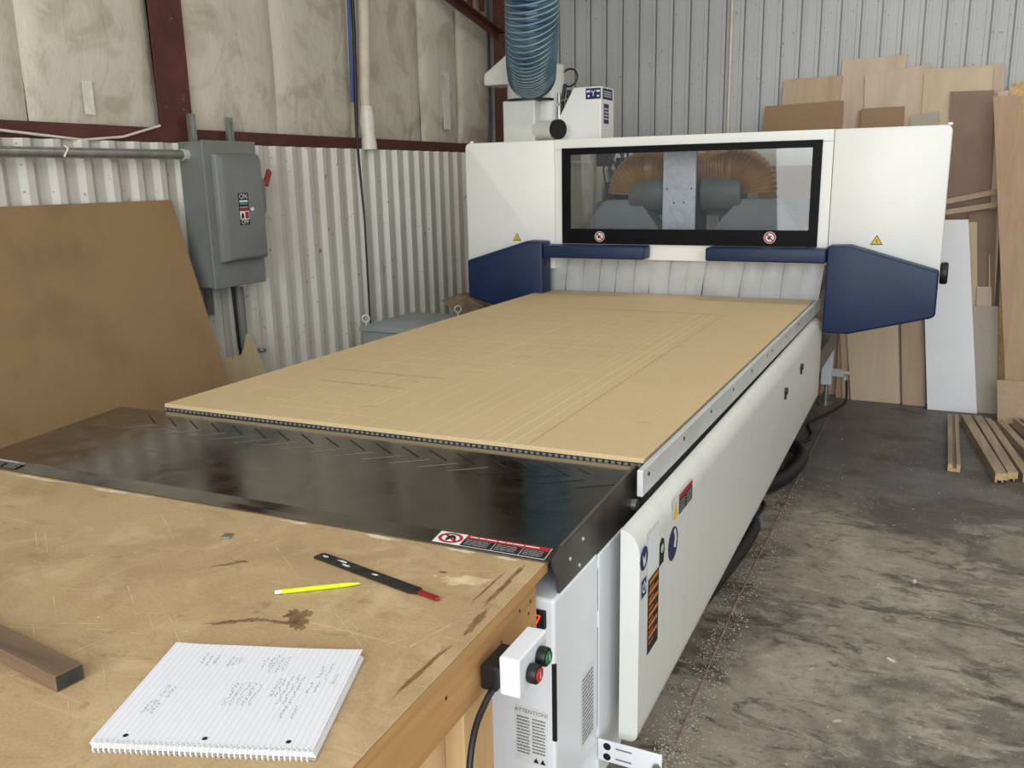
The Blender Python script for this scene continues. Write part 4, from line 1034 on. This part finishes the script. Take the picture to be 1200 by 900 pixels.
# ------------------------------------------------------------------ BACK WALL BOARDS
YB = 4.72
def lean_y(z, yb, k): return yb+(z-FLOOR)*k
def board(name, mat, bl, br, trr, tl, yb, k, th, label, edge=None, group=None):
    pts = [(x, lean_y(z, yb, k), z) for x, z in (bl, br, trr, tl)]
    m = MB().prism(pts, (0, th, -th*k)).bevel(.0008, 1)
    o = m.build(name, M[mat]); tag(o, label, 'board', 'boards leaning on the back wall')
    return o
B0 = FLOOR+.001
# farthest first; every board stands on the floor and leans back
board('plywood_sheet', 'birch', (-.22, B0), (.20, B0), (.262, 1.432), (-.157, 1.429), 4.800, .108, .010, 'tallest pale birch sheet standing highest against the back wall')
board('plywood_sheet', 'birch_tan', (-.60, B0), (-.26, B0), (-.146, 1.320), (-.548, 1.316), 4.770, .108, .012, 'tan plywood sheet peeking out top left of the board stack behind the hood')
board('plywood_sheet', 'birch', (.10, B0), (.49, B0), (.414, 1.360), (.002, 1.310), 4.772, .108, .010, 'birch sheet with a sloping top edge right of the tallest sheet')
board('plywood_sheet', 'birch', (.50, B0), (.93, B0), (.864, 1.330), (.40, 1.326), 4.785, .108, .008, 'wide pale sheet behind, showing a thin strip at its right')
board('plywood_sheet', 'maple', (.42, B0), (.86, B0), (.795, 1.315), (.380, 1.310), 4.758, .108, .010, 'wide birch sheet with grain figure above the dark brown board')
board('fibreboard_sheet', 'mdf_brown', (-.70, B0), (-.13, B0), (-.124, 1.146), (-.668, 1.133), 4.738, .108, .016, 'brown fibreboard at the left end of the boards above the hood')
board('fibreboard_sheet', 'mdf_brown', (.03, B0), (.31, B0), (.276, 1.086), (-.000, 1.083), 4.726, .108, .012, 'small brown fibreboard in front of the sloping birch sheet')
board('fibreboard_sheet', 'mdf_brown', (.01, B0), (.26, B0), (.25, 1.078), (-.020, 1.072), 4.742, .108, .010, 'thin brown board edge just behind the small fibreboard')
board('hardboard_sheet', 'mdf_grey', (.36, B0), (.53, B0), (.493, 1.042), (.318, 1.022), 4.726, .108, .008, 'small grey board top poking up beside the hood corner')
board('hardboard_sheet', 'mdf_dark', (.68, B0), (.93, B0), (.812, 1.160), (.552, 1.166), 4.722, .108, .010, 'dark brown hardboard right of the hood corner')
board('batten', 'birch', (.90, B0), (.96, B0), (.893, 1.156), (.832, 1.148), 4.710, .108, .010, 'pale narrow board behind the top of the long tan plank')
board('plywood_sheet', 'lumber_end', (1.00, B0), (1.30, B0), (1.20, 1.185), (.896, 1.184), 4.755, .108, .010, 'yellowish sheet at the right edge behind the long tan plank')
board('plywood_sheet', 'lumber_end', (1.02, B0), (1.33, B0), (1.22, 1.212), (.930, 1.210), 4.775, .108, .008, 'yellowish sheet furthest back at the right edge, slightly taller')
board('hardboard_sheet', 'mdf_dark', (.775, B0), (.985, B0), (.892, .40), (.729, .36), 4.698, .108, .010, 'dark brown board below the two slanting battens')
# two slanting battens resting across the boards
for (z0, z1, lb) in ((.432, .496, 'upper slanting pale batten right of the hood'), (.362, .410, 'lower slanting pale batten right of the hood')):
    a = Vector((.545, lean_y(z0, 4.665, .108), z0-.012)); b = Vector((.93, lean_y(z1, 4.665, .108), z1+.006))
    m = MB().prism([a, b, b+Vector((0, .003, .036)), a+Vector((0, .003, .036))], (0, .014, 0)).bevel(.001, 1)
    tag(m.build('batten', M['birch_tan']), lb, 'batten', 'slanting battens')
board('batten', 'maple', (.80, B0), (.90, B0), (.784, .312), (.735, .312), 4.672, .108, .012, 'narrow pale strip beside the white panel')
board('batten', 'birch', (.955, B0), (.985, B0), (.878, .10), (.872, .10), 4.660, .108, .006, 'thin upright sliver left of the long tan plank')
board('batten', 'birch', (.86, B0), (.99, B0), (.905, -.107), (.821, -.109), 4.648, .108, .010, 'short pale board above the beige panel')
board('hardboard_sheet', 'mdf_grey', (.855, B0), (1.012, B0), (.956, -.231), (.806, -.236), 4.632, .108, .012, 'beige panel standing right of the white panel')
board('melamine_sheet', 'melamine', (.588, B0), (.893, B0), (.730, .332), (.45, .325), 4.600, .12, .016, 'white panel standing at the back wall right of the navy bumper pad')
board('plywood_sheet', 'maple', (.084, B0), (.412, B0), (.30, .15), (-.06, .15), 4.690, .108, .010, 'pale plywood standing on the floor under the navy bumper pad')
board('plywood_sheet', 'birch_tan', (.426, B0), (.575, B0), (.47, .2), (.32, .2), 4.675, .108, .012, 'narrow plywood strip between the pale plywood and the white panel')
board('batten', 'birch_tan', (.026, B0), (.074, B0), (-.04, .10), (-.09, .10), 4.706, .108, .012, 'narrow brown batten leaning left of the pale plywood')
board('batten', 'oak', (-.025, B0), (.020, B0), (.0, .10), (-.045, .10), 4.722, .108, .012, 'upright brown batten at the far left beside the machine leg')
board('long_plank', 'oak', (1.062, B0), (1.255, B0), (.960, 1.103), (.801, 1.108), 4.450, .14, .018, 'long tan plank leaning at the right edge')
o = board('chipboard_sheet', 'chip', (1.005, B0), (1.34, B0), (1.32, -.665), (.978, -.672), 4.40, .12, .016, 'low pinkish chipboard piece on the floor in front of the long plank')

# ------------------------------------------------------------------ LUMBER ON THE FLOOR
def stock(near, far, w, h, label, groove=True, under=False, lift=0):
    near = Vector((near[0], near[1], FLOOR+.002+lift)); far = Vector((far[0], far[1], FLOOR+.002+lift)); d = far-near; s_ = Vector((d.y, -d.x, 0)).normalized()
    if groove: pf = [(-.5,0),(.5,0),(.5,1),(.18,1),(.18,.45),(-.14,.45),(-.14,1),(-.5,1)]
    elif under: pf = [(-.5,0),(-.3,0),(-.3,.22),(.1,.22),(.1,0),(.2,0),(.2,.3),(.5,.3),(.5,1),(-.5,1)]
    else: pf = [(-.5,0),(.5,0),(.5,.62),(.1,.62),(.1,1),(-.5,1)]
    P = [near + s_*(a*w) + Vector((0,0,b*h)) for a, b in pf]
    o = tag(MB().prism(P, d).build('moulding_stock', M['lumber']), label, 'lumber', 'moulding stock on the floor')
    dn = d.normalized()
    m = MB(); m.quad(*[p-dn*.0006 for p in P]); m.build('sawn_end', M['lumber_end'], o)
    return o
stock((.746, 3.24), (.742, 4.36), .062, .042, 'single grooved timber lying apart left of the floor lumber')
stock((.966, 3.14), (.816, 4.33), .055, .052, 'leftmost timber of the lumber group on the floor', False, True)
stock((1.022, 3.19), (.885, 4.35), .050, .050, 'second timber of the floor lumber, touching its left neighbour', False, True)
stock((1.098, 3.19), (.954, 4.33), .055, .045, 'third timber from the left in the floor lumber, with a stepped top', False)
stock((1.20, 3.30), (1.022, 4.30), .058, .045, 'fourth timber from the left in the floor lumber', False)
stock((1.32, 3.40), (1.115, 4.34), .058, .060, 'rightmost timber of the floor lumber, cut by the right frame edge', True)

# ------------------------------------------------------------------ FLOOR CLUTTER
def drape(name, pts, r, mat, label, cat):
    return tag(MB().tube(pts, r, 12).build(name, M[mat], None, smooth=True), label, cat)
def smooth_path(pts, n=8):
    P = [Vector(p) for p in pts]; out = []
    for i in range(len(P)-1):
        p0, p1, p2, p3 = P[max(i-1,0)], P[i], P[i+1], P[min(i+2, len(P)-1)]
        for k in range(n):
            t_ = k/n
            out.append(.5*((2*p1)+(p2-p0)*t_+(2*p0-5*p1+4*p2-p3)*t_*t_+(3*p1-p0-3*p2+p3)*t_**3))
    return out+[P[-1]]
F = FLOOR
drape('flexible_hose', smooth_path([(-.26, .7, F+.045), (-.15, 1.0, F+.04), (-.11, 1.4, F+.036), (-.085, 1.75, F+.036), (-.10, 2.0, F+.045), (-.26, 2.12, F+.045)]), .034, 'rubber', 'black hose curving out below the side panel, nearer one', 'hose')
drape('flexible_hose', smooth_path([(-.42, 2.22, F+.06), (-.2, 2.40, F+.05), (-.08, 2.62, F+.045), (-.03, 2.95, F+.045), (-.06, 3.15, F+.06), (-.25, 3.25, F+.10)]), .040, 'rubber', 'fat black hose curving out below the side panel, farther one', 'hose')
drape('floor_cable', smooth_path([(-.16, 1.95, F+.012), (-.11, 2.15, F+.01), (-.10, 2.32, F+.012), (-.16, 2.38, F+.012), (-.2, 2.2, F+.012)]), .009, 'rubber', 'loop of thin black cable on the floor between the two hoses', 'cable')
drape('floor_cable', smooth_path([(-.20, 3.2, F+.012), (-.08, 3.45, F+.01), (-.05, 3.65, F+.01), (-.10, 3.9, F+.01), (-.04, 4.15, F+.01), (.02, 4.35, F+.012), (.07, 4.45, F+.05), (.065, 4.475, -.76)]), .009, 'rubber', 'black cable running over the floor to the rear leg', 'cable')
o = MB().tube([(.012, .30, F+.004), (-.014, 1.21, F+.004), (-.010, 2.8, F+.004), (-.005, 4.36, F+.004)], .0022, 6).build('floor_string', M['string'], None)
tag(o, 'thin pinkish string stretched straight along the floor beside the machine', 'string')
rr = random.Random(12); m = MB()
def chip(m, x, y, r0):
    a = rr.uniform(0, PI); l = r0*rr.uniform(1, 2.6); w = r0*rr.uniform(.4, .9); c, s_ = math.cos(a), math.sin(a)
    Mx = Matrix.Translation((x, y, FLOOR+.0015)) @ Euler((rr.uniform(-.3,.3), rr.uniform(-.3,.3), a)).to_matrix().to_4x4()
    m.box((-l, -w, -.0008), (l, w, .0008), Mx)
for k in range(1900):
    y = .2+2.6*rr.random()**1.35; x = .0+rr.gauss(0, .04)-.02*(y > 1.2)
    if y > 1.9 and rr.random() < .5: continue
    chip(m, x, y, .0006+.0016*rr.random()**2)
for k in range(700):
    x = rr.uniform(-.05, 1.15); y = .3+4.1*rr.random()**1.5
    chip(m, x, y, .0006+.0015*rr.random()**3)
for (x, y) in ((.60, 1.72), (.42, .62), (.55, 1.05), (.95, .9)): chip(m, x, y, .008)
o = m.build('wood_chips', M['chips']); tag(o, 'pale wood chips and sawdust strewn along the floor beside the machine', 'wood chips', None, 'stuff')
# pipe on the back wall
o = MB().tube([(-.954, 5.06, FLOOR), (-.950, 5.06, 3.25)], .011, 10).build('wall_pipe', M['wire'], None, smooth=True)
tag(o, 'thin pale pipe running up the grey back wall', 'pipe')

# ------------------------------------------------------------------ CAMERA
cam = bpy.data.cameras.new('camera'); co = bpy.data.objects.new('camera', cam); COL.objects.link(co)
co.location = (0.5873, -1.9012, 0.6654)
co.rotation_euler = Euler((1.3393, 0.0194, 0.4506), 'XYZ')
cam.sensor_fit = 'HORIZONTAL'; cam.sensor_width = 36; cam.lens = 36*1028.96/1200
cam.clip_start = .02
SC.camera = co

# ------------------------------------------------------------------ LIGHT: daylight through the open bay doors
w = bpy.data.worlds.new('daylight'); SC.world = w; w.use_nodes = True
bg = w.node_tree.nodes['Background']; bg.inputs[0].default_value = (.86, .93, 1.0, 1); bg.inputs[1].default_value = .55
def area(name, loc, target, sx, sy, power, col):
    l = bpy.data.lights.new(name, 'AREA'); l.shape = 'RECTANGLE'; l.size = sx; l.size_y = sy; l.energy = power; l.color = col
    o = bpy.data.objects.new(name, l); COL.objects.link(o); o.location = loc
    o.rotation_euler = (Vector(target)-Vector(loc)).to_track_quat('-Z', 'Y').to_euler(); return o
area('bay_door_daylight', (1.6, -4.4, 1.5), (.6, 2.5, .1), 6.4, 3.8, 300, (.93, .97, 1.0))
for i, (x, y) in enumerate(((.2, .6), (2.6, .6), (.2, 3.0), (2.6, 3.0))):
    area('overhead_fill', (x, y, 3.22), (x, y, 0), 1.3, .35, 15, (1.0, .97, .92))  # weak unseen fill lights just below the ceiling
SC.view_settings.view_transform = 'Standard'; SC.view_settings.look = 'None'
SC.view_settings.exposure = 0.12; SC.view_settings.gamma = 1.0; SC.view_settings.use_curve_mapping = False
SC.cycles.max_bounces = 10; SC.cycles.transmission_bounces = 8; SC.cycles.use_denoising = True
SC.cycles.caustics_reflective = False
